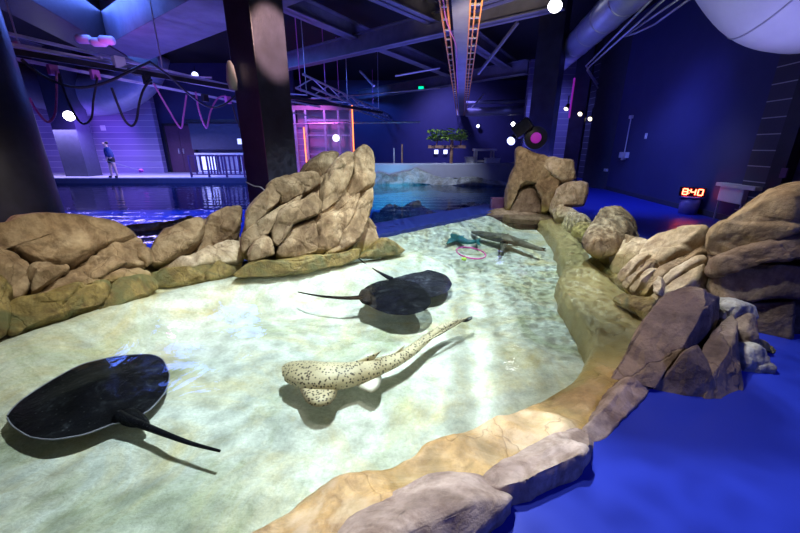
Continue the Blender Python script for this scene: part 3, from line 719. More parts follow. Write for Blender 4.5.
# ================================================================== animals in the shallow pool
def ribbon_fin(mb, root, tip, w, th, back=Vector((0, 0, 0)), n=6):
    """a swept fin: a rounded tapering blade from root line to tip"""
    root = [Vector(p) for p in root]; tip = Vector(tip)
    r0, r1 = root; nrm = (r1 - r0).cross(tip - r0).normalized(); base = len(mb.v); m = 8
    for i in range(n + 1):
        s = i / n; a = r0.lerp(tip, s) + back * (s * (1 - s)); b = r1.lerp(tip, s ** 1.6) - back * (s * (1 - s)) * .2
        for k in range(m):
            u = k / m * 2 * PI; c = (1 - math.cos(u)) / 2; p = a.lerp(b, c)
            mb.v.append(p + nrm * th * (1 - .75 * s) * math.sin(u))
    for i in range(n):
        for k in range(m):
            a0 = base + i * m + k; a1 = base + i * m + (k + 1) % m; mb.f.append((a0, a1, a1 + m, a0 + m))
    mb.f.append(tuple(base + k for k in range(m))[::-1]); mb.f.append(tuple(base + n * m + k for k in range(m)))
def spline(pts, n):
    pts = [Vector(p) for p in pts]
    return [Vector(q) for q in resample([tuple(p) for p in pts], n)]

def stingray(label, disc, tail, z, updir, tail_r=.03, mid_t=.09, curl=.05, pelvic=None, rim=False, mat='ray_skin', tz=.03):
    """disc outline and tail path at the animal's own height; body one mesh"""
    pts = [onz(x, y, z) for x, y in disc]
    ring = closed_curve([(p.x, p.y) for p in pts], 110); n = len(ring)
    cx = sum(a for a, b in ring) / n; cy = sum(b for a, b in ring) / n
    mb = MB(); top = []; K = 16
    for side in (1, -1):
        for j in range(K + 1):
            s = 1 - j / K
            for i, (a, b) in enumerate(ring):
                x = cx + (a - cx) * s; y = cy + (b - cy) * s
                h = mid_t * (1 - s ** 1.6) * (.55 + .45 * (1 - s)) if side > 0 else -.02 * (1 - s ** 4)
                wave = curl * s ** 4 * (.5 + .9 * noise.noise(Vector((x * 1.6, y * 1.6, z * 5 + 2))))
                mb.v.append(Vector((x, y, z + h + wave)))
        base = (0 if side > 0 else (K + 1) * n)
        for j in range(K):
            for i in range(n):
                a0 = base + j * n + i; a1 = base + j * n + (i + 1) % n; mb.f.append((a0, a1, a1 + n, a0 + n))
    tl = spline([onz(x, y, z + .03 + (tz - .03) * k_ / (len(tail) - 1)) for k_, (x, y) in enumerate(tail)], 30)
    r = [tail_r * (1 - .82 * (i / 29) ** .6) for i in range(30)]
    mb.tube(tl, r, 8)
    if pelvic:
        for pv in pelvic:
            q = [onz(x, y, z + .015) for x, y in pv]; c = sum(q, Vector()) / len(q); rg = closed_curve([(p.x, p.y) for p in q], 24)
            b0 = len(mb.v)
            for s, h in ((.0, -.015), (1, 0), (.6, .02), (0, .03)):
                for a, b in rg: mb.v.append(Vector((c.x + (a - c.x) * s, c.y + (b - c.y) * s, c.z + h)))
            for j in range(3):
                for i in range(24): mb.f.append((b0 + j * 24 + i, b0 + j * 24 + (i + 1) % 24, b0 + (j + 1) * 24 + (i + 1) % 24, b0 + (j + 1) * 24 + i))
    o = mb.build('stingray', mat, None, label, 'stingray', 'black stingrays in the shallow pool', smooth=True)
    if rim:
        e = MB(); pth = []
        for i in range(n + 1):
            a, b = ring[i % n]; w = curl * (.5 + .9 * noise.noise(Vector((a * 1.6, b * 1.6, z * 5 + 2)))); pth.append(Vector((a, b, z + w)))
        k0, k1 = rim
        e.tube(pth[k0:k1], .0045, 6).build('fin_edge', 'ray_edge', o, label='thin pale edge of the fin')
    return o
stingray('largest black stingray with a pale fin edge, nearest the camera at the left',
         [(8, 418), (22, 404), (55, 384), (84, 368), (115, 360), (150, 357), (163, 361), (170, 376), (166, 392), (150, 410), (128, 422), (112, 426), (85, 438), (55, 444), (32, 441), (15, 430)],
         [(118, 416), (135, 422), (160, 432), (190, 443), (220, 451)], -.27, Vector((-.45, .9, 0)).normalized(), tail_r=.042, mid_t=.11, curl=.05,
         pelvic=[[(118, 412), (132, 406), (146, 416), (150, 424), (134, 428), (120, 424)]], rim=(0, 110))
stingray('black stingray whose straight tail points left, in front of another ray by the tall rock',
         [(359, 297), (366, 288), (380, 282), (398, 280), (416, 284), (429, 294), (431, 303), (424, 311), (408, 315), (388, 314), (370, 307)],
         [(366, 297), (345, 298), (320, 296), (298, 292)], -.14, Vector((.98, -.1, 0)).normalized(), tail_r=.035, mid_t=.07, curl=.02,
         pelvic=[[(358, 297), (362, 289), (370, 290), (372, 304), (363, 304)]])
stingray('black stingray partly hidden behind another ray, its tail curving up towards the tall rock',
         [(382, 280), (392, 272), (410, 269), (430, 271), (446, 276), (452, 284), (448, 292), (436, 297), (415, 298), (395, 292)],
         [(392, 279), (380, 273), (368, 266), (356, 256)], -.25, Vector((.9, -.35, 0)).normalized(), tail_r=.035, mid_t=.06, curl=.02, mat='ray_skin_hazed', tz=.20)

# ---- zebra shark: one swept body with ridges and fins
def shark_body(pts, widths, heights, fins, mat, name, label, cat, ridge=.0, n=70, seg=20):
    path = spline(pts, n); W = resample([(w,) for w in widths], n); H = resample([(h,) for h in heights], n)
    mb = MB()
    for i, p in enumerate(path):
        t = path[min(i + 1, n - 1)] - path[max(i - 1, 0)]; t.z = 0; t.normalize(); sd = Vector((t.y, -t.x, 0)); w = max(.004, W[i][0]); h = max(.004, H[i][0])
        for k in range(seg):
            a = 2 * PI * k / seg; c, s_ = math.cos(a), math.sin(a)
            rr = 1 + ridge * (max(0, 1 - abs(a - .55) / .16) + max(0, 1 - abs(a - (PI - .55)) / .16) + max(0, 1 - abs(a - PI / 2) / .16))
            mb.v.append(p + sd * w * c * rr + Z * h * (s_ if s_ > 0 else s_ * .7) * rr)
    for i in range(n - 1):
        for k in range(seg):
            a0 = i * seg + k; a1 = i * seg + (k + 1) % seg; mb.f.append((a0, a1, a1 + seg, a0 + seg))
    mb.f.append(tuple(range(seg))); mb.f.append(tuple((n - 1) * seg + k for k in range(seg)))
    for f in fins: ribbon_fin(mb, *f)
    return mb.build(name, mat, None, label, cat, smooth=True), path
zs = -.19
P = [onz(x, y, zs) for x, y in [(282, 372), (290, 371), (303, 374), (320, 377), (338, 377), (356, 374), (375, 368), (394, 361), (410, 352), (424, 341), (440, 329), (456, 322), (471, 318)]]
def fpt(x, y, z): return onz(x, y, z)
path_fins = [
    ((fpt(348, 364, zs + .07), fpt(372, 362, zs + .05)), fpt(381, 351, zs + .14), .0, .016),
    ((fpt(386, 359, zs + .05), fpt(400, 353, zs + .03)), fpt(405, 345, zs + .09), .0, .012),
    ((fpt(418, 346, zs + .02), fpt(466, 319, zs + .01)), fpt(470, 316, zs + .05), .0, .012),
]
sh, sp_path = shark_body(P, [.05, .10, .13, .138, .13, .112, .09, .07, .055, .044, .036, .027, .008], [.03, .06, .085, .095, .095, .085, .068, .055, .045, .038, .03, .024, .008], path_fins, 'leopard_skin', 'zebra_shark', 'pale spotted leopard-patterned shark with a very long tail gliding in the middle of the pool', 'shark', ridge=.07)
# the broad rounded near pectoral fin and the pale pelvic fin
def flat_fin(name, pxs, z, th, mat, parent, label=None, tilt=0):
    q = [onz(x, y, z) for x, y in pxs]; rg = closed_curve([(p.x, p.y) for p in q], 40); c = sum(q, Vector()) / len(q); mb = MB()
    for s, h in ((0, -th), (.6, -th * .8), (1, 0), (.6, th * .8), (0, th)):
        for a, b in rg: mb.v.append(Vector((c.x + (a - c.x) * s, c.y + (b - c.y) * s, c.z + h)))
    for j in range(4):
        for i in range(40): mb.f.append((j * 40 + i, j * 40 + (i + 1) % 40, (j + 1) * 40 + (i + 1) % 40, (j + 1) * 40 + i))
    return mb.build(name, mat, parent, label, smooth=True)
flat_fin('pectoral_fin', [(297, 374), (312, 374), (334, 378), (338, 387), (336, 397), (329, 405), (316, 407), (306, 402), (300, 390)], zs - .02, .018, 'leopard_skin', sh)
flat_fin('pelvic_fin', [(350, 374), (366, 372), (381, 375), (380, 386), (372, 393), (361, 389), (353, 383)], zs - .03, .015, 'fin_pale', sh, 'plain pale fin')
for x, y in ((291, 374), (296, 366)):
    MB().lathe(onz(x, y, zs + .035), [(.004, 0), (.011, .006), (.011, .012), (.004, .018)], 10).build('eye', 'eye_black', sh, smooth=True)
flat_fin('tail_tip', [(462, 322), (467, 318), (472, 316), (472, 319), (467, 322)], zs + .01, .008, 'cable_black', sh, 'black tip of the tail')
# ---- dark slender shark far off
zs2 = -.2
P = [onz(x, y, zs2) for x, y in [(472, 232), (480, 234), (492, 237), (504, 239), (516, 242), (528, 246), (538, 249), (546, 251)]]
f2 = [((fpt(500, 238, zs2), fpt(510, 241, zs2)), fpt(500, 256, zs2 - .08), .0, .02, Vector((0, 0, 0))), ((fpt(500, 237, zs2), fpt(510, 239, zs2)), fpt(528, 240, zs2 - .05), .0, .02),
      ((fpt(500, 239, zs2 + .05), fpt(514, 242, zs2 + .05)), fpt(508, 233, zs2 + .12), .0, .015), ((fpt(530, 246, zs2), fpt(544, 250, zs2)), fpt(546, 248, zs2 + .06), .0, .012)]
s2, _ = shark_body(P, [.03, .10, .13, .15, .11, .07, .045, .012], [.02, .06, .09, .1, .08, .06, .04, .01], f2, 'fin_brown', 'small_shark', 'slender dark brown shark swimming at the far end of the pool', 'shark')
# ---- blue-green fish, pink hoop
zf = -.25
P = [onz(x, y, zf) for x, y in [(443, 233), (450, 236), (458, 239), (466, 242), (474, 242), (480, 240)]]
f3 = [((fpt(450, 236, zf), fpt(460, 240, zf)), fpt(446, 244, zf), .0, .02), ((fpt(452, 236, zf), fpt(462, 239, zf)), fpt(466, 234, zf), .0, .02), ((fpt(474, 242, zf), fpt(479, 240, zf)), fpt(481, 246, zf), .0, .015), ((fpt(474, 241, zf), fpt(479, 240, zf)), fpt(482, 237, zf), .0, .015)]
shark_body(P, [.03, .07, .09, .07, .045, .012], [.03, .06, .08, .06, .04, .01], f3, 'teal_skin', 'fish', 'dark blue-green fish under the ripples left of the dark brown shark', 'fish')
hp = [onz(471 + 14.5 * math.cos(a) - 1.5 * math.sin(a), 253 + 5 * math.sin(a) + 3 * math.cos(a), -.12) for a in [2 * PI * k / 48 for k in range(49)]]
h = MB().tube(hp, .011, 8).build('hoop', 'pink_plastic', None, 'pink hoop floating under the water near the blue-green fish', 'hoop', smooth=True)
MB().lathe(onz(464, 259, -.14), [(.03, -.02), (.045, 0), (.03, .02)], 12).build('weight', 'lime_plastic', h, 'small lime green weight', smooth=True)
MB().box(onz(494, 208, .0) + Vector((-.09, -.05, -.05)), onz(502, 208, .0) + Vector((.05, .1, .26))).build('box', 'rail_purple', None, 'small pink-purple box at the end of the dividing wall by the far outcrop', 'box', bevel=.01)

# ================================================================== building
E1 = Vector((.832, -.555, 0)); E2 = Vector((.555, .832, 0))
CEIL = 5.4
struct('ceiling', MB().box((-32, -4, CEIL), (16, 27, CEIL + .2)), 'ceiling_black')
struct('wall_back', MB().box((-32, 24.5, 0), (16, 24.8, CEIL)), 'wall_navy')
struct('wall_left', MB().box((-30.2, -4, -.3), (-30, 25, CEIL)), 'wall_dark')
# right wall: from the far dark pilaster to the pale-jointed pilaster
RA, RB = Vector((7.5, 13.2, 0)), Vector((6.75, 7.1, 0))
rd = (RA - RB).normalized(); rn = Vector((rd.y, -rd.x, 0))
struct('wall_right', MB().prism([tuple(p.xy) for p in (RA, RB, RB + rn * .3, RA + rn * .3)], 0, CEIL), 'wall_navy')
struct('trim_right', MB().bar(RA - rn * .01 + Z * .06, RB - rn * .01 + Z * .06, .02, .12), 'wall_dark')
def pier(name, x0, x1, y, d, mat, label=None, z1=CEIL, z0=0):
    """upright wall strip whose foot spans two pixel columns at distance y"""
    mb = MB().box((x0, y, z0), (x1, y + d, z1)); return mb.build(name, mat, None, label, None, None, 'structure')
# far end of the right wall
mb = MB().prism([tuple(p.xy) for p in (RA, RA + rd * 1.0 - rn * .5, RA + rd * 1.2 + rn * .2, RA + rn * .3)], 0, CEIL); struct('wall_pier', mb, 'wall_dark')
struct('wall_right', MB().box((9.0, 17.5, 0), (9.3, 24.5, CEIL)), 'brick_dark')
struct('wall_right', MB().box((6.2, 19.0, 0), (9.2, 19.3, CEIL)), 'brick_pale')
# near right: pilaster with pale joints, black door frame, then a bluish wall
mb = MB().prism([tuple(p.xy) for p in (RB + rd * .0, RB - rd * .62, RB - rd * .62 + rn * .3, RB + rn * .3)], 0, CEIL)
for v in mb.v: v -= rn * .06
struct('wall_pilaster', mb, 'brick_dark')
q0 = RB - rd * .64
struct('door_1', MB().prism([tuple(p.xy) for p in (q0 - rn * .16, q0 - rd * .3 - rn * .16, q0 - rd * .3 + rn * .3, q0 + rn * .3)], 0, CEIL), 'black_paint')
q1 = q0 - rd * .3
struct('wall_right', MB().prism([tuple(p.xy) for p in (q1, q1 - rd * 8, q1 - rd * 8 + rn * .3, q1 + rn * .3)], 0, CEIL), 'wall_navy')
p = onvert(784, 173, q0 - rn * .17, q0 - rd * .3 - rn * .17)
MB().obox(p, rd * .06, rn * .012, Z * .08).build('door_sign', 'rail_purple', None, 'small purple sign on the black door frame at the right', 'sign', bevel=.004)

# pillars
def pillar(px, py, y, s, label, mat='column_paint', z0=-.3):
    c = ony(px, py, y); c.z = 0; ctr = c + (E2 - E1) * 0 + E2 * (s / 2) + E1 * 0
    mb = MB().obox(Vector((ctr.x, ctr.y, (z0 + CEIL) / 2)), E1 * (s / 2), E2 * (s / 2), Z * ((CEIL - z0) / 2))
    return mb.build('pillar', mat, None, label, 'pillar', bevel=.015)
# central pillar: nearest corner seen at x=264
c = ony(270, 190, 5.35); S = .55
ctr = Vector((c.x, c.y, 0)) + E2 * (S / 2) - E1 * (S / 2)
mb = MB().obox(Vector((ctr.x, ctr.y, 2.4)), E1 * S / 2, E2 * S / 2, Z * 3.0)
pil = mb.build('pillar', 'column_paint', None, 'square black pillar rising behind the tan rocks left of centre', 'pillar', bevel=.015)
pillar(537, 150, 10.3, .62, 'square black pillar behind the pale far outcrop right of centre')
pillar(569, 170, 13.6, .5, 'slimmer dark pillar with a magenta-lit edge, behind the right bank')
# round left pillar
c = onz(22, 262, 0); 
mb = MB().lathe((-5.15, 4.55, -2.5), [(.62, 0), (.62, 2.8), (.56, 8.0)], 40)
mb.build('pillar', 'column_paint', None, 'thick round black pillar at the left edge of the picture', 'pillar', smooth=True)
# cable tied between pillar and rocks
MB().tube(spline([tuple(ony(246, 182, 5.15)), tuple(ony(254, 186, 5.12)), tuple(ony(262, 188, 5.1)), tuple(ony(272, 200, 5.05))], 20), .008, 6).build('rope', 'steel_pale', None, 'thin pale rope round the square pillar just above the rocks', 'rope')

# ---- left back: brick wall with pilaster, dark door, kiosk
YB = 19.0
def bx(px0, px1, y, z0, z1, d, mat, name, kind=None, py=120, **k):
    a = ony(px0, 170, y).x; b = ony(px1, 170, y).x
    mb = MB().box((a, y, z0), (b, y + d, z1)); return mb.build(name, mat, None, kind=kind, **k)
bx(-60, 66, YB + .1, .2, CEIL, .3, 'brick_pale', 'wall_back', 'structure')
bx(64, 87, 16.6, .2, CEIL, .8, 'wall_dark', 'wall_pilaster', 'structure')
bx(89, 164, YB, .2, CEIL, .3, 'brick_pale', 'wall_back', 'structure')
bx(164, 300, YB + .8, .2, CEIL, .3, 'wall_navy', 'wall_back', 'structure')
# door
a = ony(165, 170, YB).x; b = ony(194, 170, YB).x
t = thing('door', 'dark maroon double door with a black frame at the end of the brick wall', 'door', ((a + b) / 2, YB + .5, .2))
MB().box((a + .08, YB + .52, .2), ((a + b) / 2 - .01, YB + .58, 2.5)).build('door_leaf', 'door_dark', t)
MB().box(((a + b) / 2 + .01, YB + .52, .2), (b - .08, YB + .58, 2.5)).build('door_leaf', 'door_dark', t)
fm = MB(); fm.box((a, YB + .45, .2), (a + .08, YB + .65, 2.6)); fm.box((b - .08, YB + .45, .2), (b, YB + .65, 2.6)); fm.box((a, YB + .45, 2.5), (b, YB + .65, 2.62)); fm.build('door_frame', 'black_paint', t)
for i in (-1, 1): MB().box(((a + b) / 2 + i * .12 - .02, YB + .44, 1.15), ((a + b) / 2 + i * .12 + .02, YB + .52, 1.4)).build('handle', 'steel_pale', t)
# kiosk
a = ony(196, 170, 18).x; b = ony(262, 170, 18).x
t = thing('kiosk', 'dark food-stall kiosk with a lit glass display counter behind the purple railing', 'kiosk', ((a + b) / 2, 18.2, .2))
MB().box((a, 18.0, 1.35), (b, 19.4, 2.55)).build('hood', 'wall_dark', t, bevel=.03)
MB().box((a - .05, 17.9, 2.55), (b, 19.5, 2.7)).build('roof', 'black_paint', t, bevel=.02)
MB().box((a, 18.1, .2), (b, 19.2, .3)).build('base', 'grey_plastic', t)
MB().box((a, 18.1, 1.12), (b, 18.9, 1.2)).build('counter_top', 'white_plastic', t, bevel=.01)
for i in range(3):
    x0 = a + (b - a) * (i / 3 + .03); x1 = a + (b - a) * ((i + 1) / 3 - .03)
    f = MB(); 
    for u in (x0, x1): f.box((u - .03, 18.1, .3), (u + .03, 18.2, 1.12))
    f.box((x0, 18.1, .3), (x1, 18.2, .36)); c_ = f.build('display_case', 'white_plastic', t)
    MB().box((x0 + .08, 18.25, .4), (x1 - .08, 18.3, 1.05)).build('lit_panel', 'screen_blue' if i != 1 else 'grey_plastic', c_)
for i in range(2):
    x0 = b - 1.0 + i * .45; MB().box((x0, 17.97, 1.6 + .25 * i), (x0 + .4, 18.0, 1.85 + .25 * i)).build('menu_screen', 'screen_blue', t, bevel=.01)
# railing
a = ony(191, 172, 16.2).x; b = ony(262, 172, 16.2).x
t = thing('railing', 'purple slatted railing along the deck edge in front of the kiosk', 'railing', ((a + b) / 2, 16.2, .2))
MB().box((a, 16.17, 1.08), (b, 16.23, 1.14)).build('top_rail', 'rail_purple', t)
MB().box((a, 16.18, .3), (b, 16.22, .34)).build('bottom_rail', 'rail_purple', t)
for i in range(5):
    x = a + (b - a) * i / 4; MB().box((x - .03, 16.16, .2), (x + .03, 16.24, 1.12)).build('post', 'rail_purple', t)
for i, n in enumerate((2, 5, 3, 6)):
    for k in range(n):
        x = a + (b - a) * (i + (k + 1) / (n + 1)) / 4; MB().box((x - .035, 16.19, .34), (x + .035, 16.21, 1.08)).build('slat', 'rail_purple', t)
# neon booth
a = ony(298, 160, 19).x; b = ony(352, 160, 19).x
t = thing('booth', 'pink-lit booth framed with orange neon strips to the right of the square pillar', 'booth', ((a + b) / 2, 19.2, .2))
MB().box((a, 19.6, .2), (b, 19.9, 3.2)).build('back_panel', 'barrier_pale', t)
MB().box((a - .2, 19.0, 3.2), (b + .2, 20, 3.4)).build('roof', 'grey_plastic', t)
for x in (a, a + .55, (a + b) / 2 + .1, b - .6, b):
    MB().box((x - .05, 19.0, .2), (x + .05, 19.1, 3.2)).build('upright', 'steel_pale', t)
for zz in (1.1, 2.0, 2.7): MB().box((a + .5, 19.02, zz), (b, 19.08, zz + .07)).build('crossbar', 'steel_pale', t)
MB().tube([(a - .3, 18.9, .3), (a - .3, 18.9, 2.9), (a - .1, 18.9, 3.15)], .03, 8).build('neon_strip', 'neon_orange', t, 'orange neon strip')
MB().tube([(a + .45, 18.9, .3), (a + .45, 18.9, 2.4)], .03, 8).build('neon_strip', 'neon_orange', t, 'orange neon strip')
MB().tube([(b + .12, 18.9, .3), (b + .12, 18.9, 3.4)], .03, 8).build('neon_strip', 'neon_orange', t, 'orange neon strip')
MB().lathe((b - .75, 18.95, 1.9), [(.0, -.04), (.16, -.03), (.17, .02), (.1, .06)], 16, axis=(0, -1, 0)).build('lamp', 'lamp_blue', t, 'glowing round lamp', smooth=True)
p = ony(301, 148, 18.6); struct('wall_pier', MB().box((p.x - .5, 19.2, .2), (p.x + .25, 19.5, 2.6)), 'brick_pale')

# ---- far tank rim and things on it
bl = [ony(x, 163, 16.0 + dy) for x, dy in ((330, .1), (372, 0), (410, 0), (450, .1), (490, .3), (520, .5))]
mb = MB(); n = len(bl)
for p in bl:
    for dy, z in ((0, -2.5), (0, .74), (.06, .80), (.34, .80), (.4, .74), (.4, -2.5)): mb.v.append(Vector((p.x, p.y + dy, z)))
for i in range(n - 1):
    for j in range(6): mb.f.append((i * 6 + j, i * 6 + (j + 1) % 6, (i + 1) * 6 + (j + 1) % 6, (i + 1) * 6 + j))
mb.f.append(tuple(range(6))); mb.f.append(tuple((n - 1) * 6 + j for j in range(6)))
struct('wall_tank', mb, 'barrier_pale')
# green leafy canopy on a post
p = ony(451, 163, 16.2); p.z = .8
t = thing('planter', 'leafy green canopy on a brown post above the far tank wall', 'plant', p)
MB().tube([p, p + Z * 1.1], .07, 10).build('post', 'wood_brown', t)
x0 = ony(428, 147, 16.2); x1 = ony(465, 147, 16.2)
MB().box((x0.x, 16.05, x0.z - .05), (x1.x, 16.35, x0.z + .07)).build('plank', 'wood_brown', t)
for px in (436, 460):
    a_ = ony(px, 147, 16.2); b_ = ony(px + 2, 138, 16.2); MB().tube([a_, b_], .03, 6).build('stem', 'wood_brown', t)
lf = MB()
for i in range(420):
    cxp = random.choice((432, 437, 443, 448, 454, 460, 463)) + random.gauss(0, 2.2); cyp = random.choice((132, 138, 138, 136)) + random.gauss(0, 1.4)
    q = ony(cxp, cyp, 16.2) + Vector((0, random.uniform(-.5, .5), 0)); a_ = random.random() * 6.28; l = random.uniform(.08, .17); d = Vector((math.cos(a_), math.sin(a_), random.uniform(-.5, .5))) * l; s_ = Vector((-math.sin(a_), math.cos(a_), random.uniform(-.3, .3))) * l * .35
    lf.add([q - d, q + s_ + Z * .02, q + d, q - s_ - Z * .01], [(0, 1, 2, 3)])
lf.build('foliage', 'leaf_green', t, kind='stuff')
# white frame stand, white boxes
a_ = ony(476, 163, 16.9); b_ = ony(493, 163, 16.9); zt = ony(480, 151, 16.9).z
t = thing('stand', 'white tubular frame stand on the far tank wall', 'stand', (a_.x, 16.9, .8))
for x in (a_.x, b_.x):
    MB().tube([(x, 16.9, .2), (x, 16.9, zt)], .045, 8).build('leg', 'white_plastic', t)
    MB().tube([(x, 17.4, .2), (x, 17.4, zt)], .045, 8).build('leg', 'white_plastic', t)
MB().box((a_.x - .1, 16.85, zt), (b_.x + .12, 17.45, zt + .1)).build('top', 'white_plastic', t, bevel=.02)
MB().box((a_.x, 16.87, .82), (b_.x, 16.95, .9)).build('crossbar', 'white_plastic', t)
def case(px0, px1, py0, py1, y, label):
    a = ony(px0, py1, y); b = ony(px1, py0, y)
    tt = thing('storage_box', label, 'box', ((a.x + b.x) / 2, y + .2, a.z), 'white boxes by the far tank wall')
    MB().box((a.x, y, min(a.z, .8) - .02), (b.x, y + .4, b.z - .06)).build('body', 'white_box', tt, bevel=.02)
    MB().box((a.x - .02, y - .02, b.z - .06), (b.x + .02, y + .42, b.z)).build('lid', 'white_plastic', tt, bevel=.01)
case(466, 474, 157, 163, 16.7, 'white box left of the white tubular stand')
case(486, 500, 158, 163, 16.5, 'wider white box in front of the white tubular stand')
for px, lb in ((437.5, 'small glowing white panel lamp left of the planter post'), (447, 'small glowing white square lamp right behind the planter post')):
    p = ony(px, 152, 23.5); w = .14
    t = thing('wall_lamp', lb, 'lamp', (p.x, 24.4, p.z), 'small lamps on the far navy wall')
    MB().box((p.x - w, 24.3, p.z - w), (p.x + w, 24.5, p.z + w)).build('housing', 'grey_plastic', t, bevel=.01)
    MB().box((p.x - w * .85, 24.27, p.z - w * .85), (p.x + w * .85, 24.3, p.z + w * .85)).build('diffuser', 'lamp_blue', t)
for px, h in ((394, 148), (402, 144)):
    a_ = ony(px, 163, 16.6); b_ = ony(px, h, 16.6)
    MB().tube([(a_.x, 16.6, .2), b_], .035, 8).build('pole', 'wood_brown' if px > 400 else 'grey_plastic', None, 'brown wooden pole upright behind the far tank wall' if px > 400 else 'short grey pole upright behind the far tank wall', 'pole')

# ================================================================== overhead
def tube_px(pxs, z, r, mat, name, label, cat, group=None, seg=8, ext=None):
    pts = [onz(x, y, z) for x, y in pxs]
    return MB().tube(pts, r, seg).build(name, mat, None, label, cat, group, smooth=True)
def beam(pa, pb, z, w, h, label, e0=0, e1=0, mat='beam_paint', group='steel ceiling beams'):
    A = onz(*pa, z); B = onz(*pb, z); d = B - A; A = A - d * e0; B = B + d * e1
    m = MB(); u = Z * (h / 2)
    if w > .6: return m.bar(A + u, B + u, w, h).build('ceiling_beam', mat, None, label, 'beam', group, bevel=.01)
    m.bar(A + Z * .015, B + Z * .015, w, .03); m.bar(A + Z * h, B + Z * h, w, .03); m.bar(A + u, B + u, .05 if w < .5 else w * .96, h)
    return m.build('ceiling_beam', mat, None, label, 'beam', group)
def girder(A, B, z, w, h, label, mat='beam_paint'):
    MB().bar(Vector((*A, z + h / 2)), Vector((*B, z + h / 2)), w, h).build('ceiling_beam', mat, None, label, 'beam', 'steel ceiling beams', bevel=.012)
girder((-7.75, 11.35), (-.9, 6.0), 3.9, 1.25, 1.2, 'deep wide box beam crossing the upper left ceiling')
girder((-6.5, 6.4), (-9.0, 14.2), 3.86, .8, 1.3, 'black girder that the wide box beam butts against at the upper left', 'black_paint')
beam((295, 68), (541, 13), 4.2, .34, .5, 'long beam crossing behind the central cable trays', .35, .05)
beam((390, 95), (527, 74), 4.3, .4, .5, 'far beam below the long cross beam', .4, .0)
beam((294, 14), (370, 46), 4.6, .34, .4, 'beam slanting right of the square pillar top', .6, .0)
beam((372, -3), (437, 25), 4.5, .38, .4, 'short beam slanting towards the trays at the top of the picture', .5, .1)
beam((390, 54), (450, 77), 4.6, .36, .4, 'slanting beam behind the left cable tray', .3, .0)
beam((475, 48), (512, 72), 4.6, .4, .4, 'slanting beam right behind the right cable tray', .1, .2)
beam((478, 8), (535, -10), 4.3, .4, .5, 'beam at the top of the picture beside the bright lamp', .2, .3)
beam((0, 45), (180, 92), 5.0, .3, .4, 'far beam above the left hoist rails', .3, .2)

# central tray pair and beam (runs straight away from the camera)
TD = Vector((.1625, .987, 0)); TS = Vector((TD.y, -TD.x, 0)); TC = onz(461, 0, 3.4)
T0, T1 = TC - TD * 3.2, TC + TD * 19
def tray(label, offs, sgn):
    t = thing('cable_tray', label, 'cable tray', T0 + TS * (sum(offs) / len(offs)), 'ladder cable trays along the central beam')
    for o in offs:
        MB().bar(T0 + TS * o, T1 + TS * o, .022, .07).build('rail', 'orange_paint', t, 'orange rail')
    n = 40; r = []
    for i in range(n):
        p = T0 + (T1 - T0) * (i / n)
        MB().bar(p + TS * (min(offs) - .01) - Z * .02, p + TS * (max(offs) + .01) - Z * .02, .03, .025).build('rung', 'steel_pale', t)
    return t
tray('orange ladder cable tray on the left of the central ceiling beam', (-.29, -.19), -1)
tray('orange ladder cable tray on the right of the central ceiling beam', (.13, .20, .29), 1)
m = MB(); m.bar(T0 + Z * .0, T1 + Z * .0, .26, .04); m.bar(T0 + Z * .3, T1 + Z * .3, .26, .04); m.bar(T0 + Z * .15, T1 + Z * .15, .05, .3)
m.build('ceiling_beam', 'beam_paint', None, 'straight grey steel beam running away between the orange cable trays', 'beam')
MB().tube(spline([T0 - TS * .14 - Z * .03, T0 + TD * 3.5 - TS * .24 - Z * .03, T0 + TD * 5.5 - TS * .1 - Z * .03, T0 + TD * 8 - TS * .12 - Z * .03, T0 + TD * 12 - TS * .12 - Z * .03], 40), .012, 6).build('cable', 'cable_pink', None, 'purple-pink cable lying along the left orange cable tray', 'cable')
# braces
def brace(pa, za, pb, zb, label, mat='beam_paint', r=.06):
    A = onz(*pa, za); B = onz(*pb, zb); MB().bar(A, B, r, r).build('brace', mat, None, label, 'brace', 'braces between trays and beams')
brace((518, 22), 4.3, (478, 74), 3.4, 'long grey brace from the right tray up to the long beam')
brace((442, 38), 4.3, (449, 70), 3.5, 'short dark brace at the left tray', 'black_paint')
brace((484, 94), 4.0, (468, 112), 3.4, 'purple-lit brace far along the right tray')
brace((360, 71), 4.0, (374, 86), 3.4, 'pale brace over the left hoist rails', 'steel_pale')
# far horizontal blue ducts
MB().tube([ony(466, 112.5, 21), ony(545, 109.5, 21)], .22, 14).build('duct', 'duct_blue', None, 'straight blue-lit pipe duct under the far ceiling', 'duct', smooth=True)
MB().tube([ony(466, 103, 21), ony(530, 100.5, 21)], .09, 10).build('pipe', 'duct_blue', None, 'thin blue-lit pipe above the straight far duct', 'pipe', smooth=True)
# exit light
p = ony(421, 88, 20); t = thing('exit_light', 'small green glowing emergency light far under the ceiling', 'lamp', p + Vector((0, 0, -.1)))
MB().box(p + Vector((-.16, 0, -.1)), p + Vector((.16, .08, .1))).build('housing', 'black_paint', t); MB().box(p + Vector((-.13, -.02, -.07)), p + Vector((.13, 0, .07))).build('diffuser', 'exit_green', t)

# spiral duct with seams, along the right wall
A = onz(627, -4, 3.95); B = onz(551, 69, 3.95); d = (B - A).normalized(); A2_ = A - d * 3.5; B2_ = B + d * 1.2
t = thing('spiral_duct', 'big round blue-lit duct running away beside the right wall', 'duct', (A2_ + B2_) / 2)
MB().tube([A2_, B2_], .31, 32).build('duct_body', 'duct_blue', t, smooth=True)
for i in range(11):
    p = A2_ + (B2_ - A2_) * ((i + .5) / 11); MB().tube([p - d * .012, p + d * .012], .322, 32).build('seam_ring', 'galvanized', t, smooth=True)
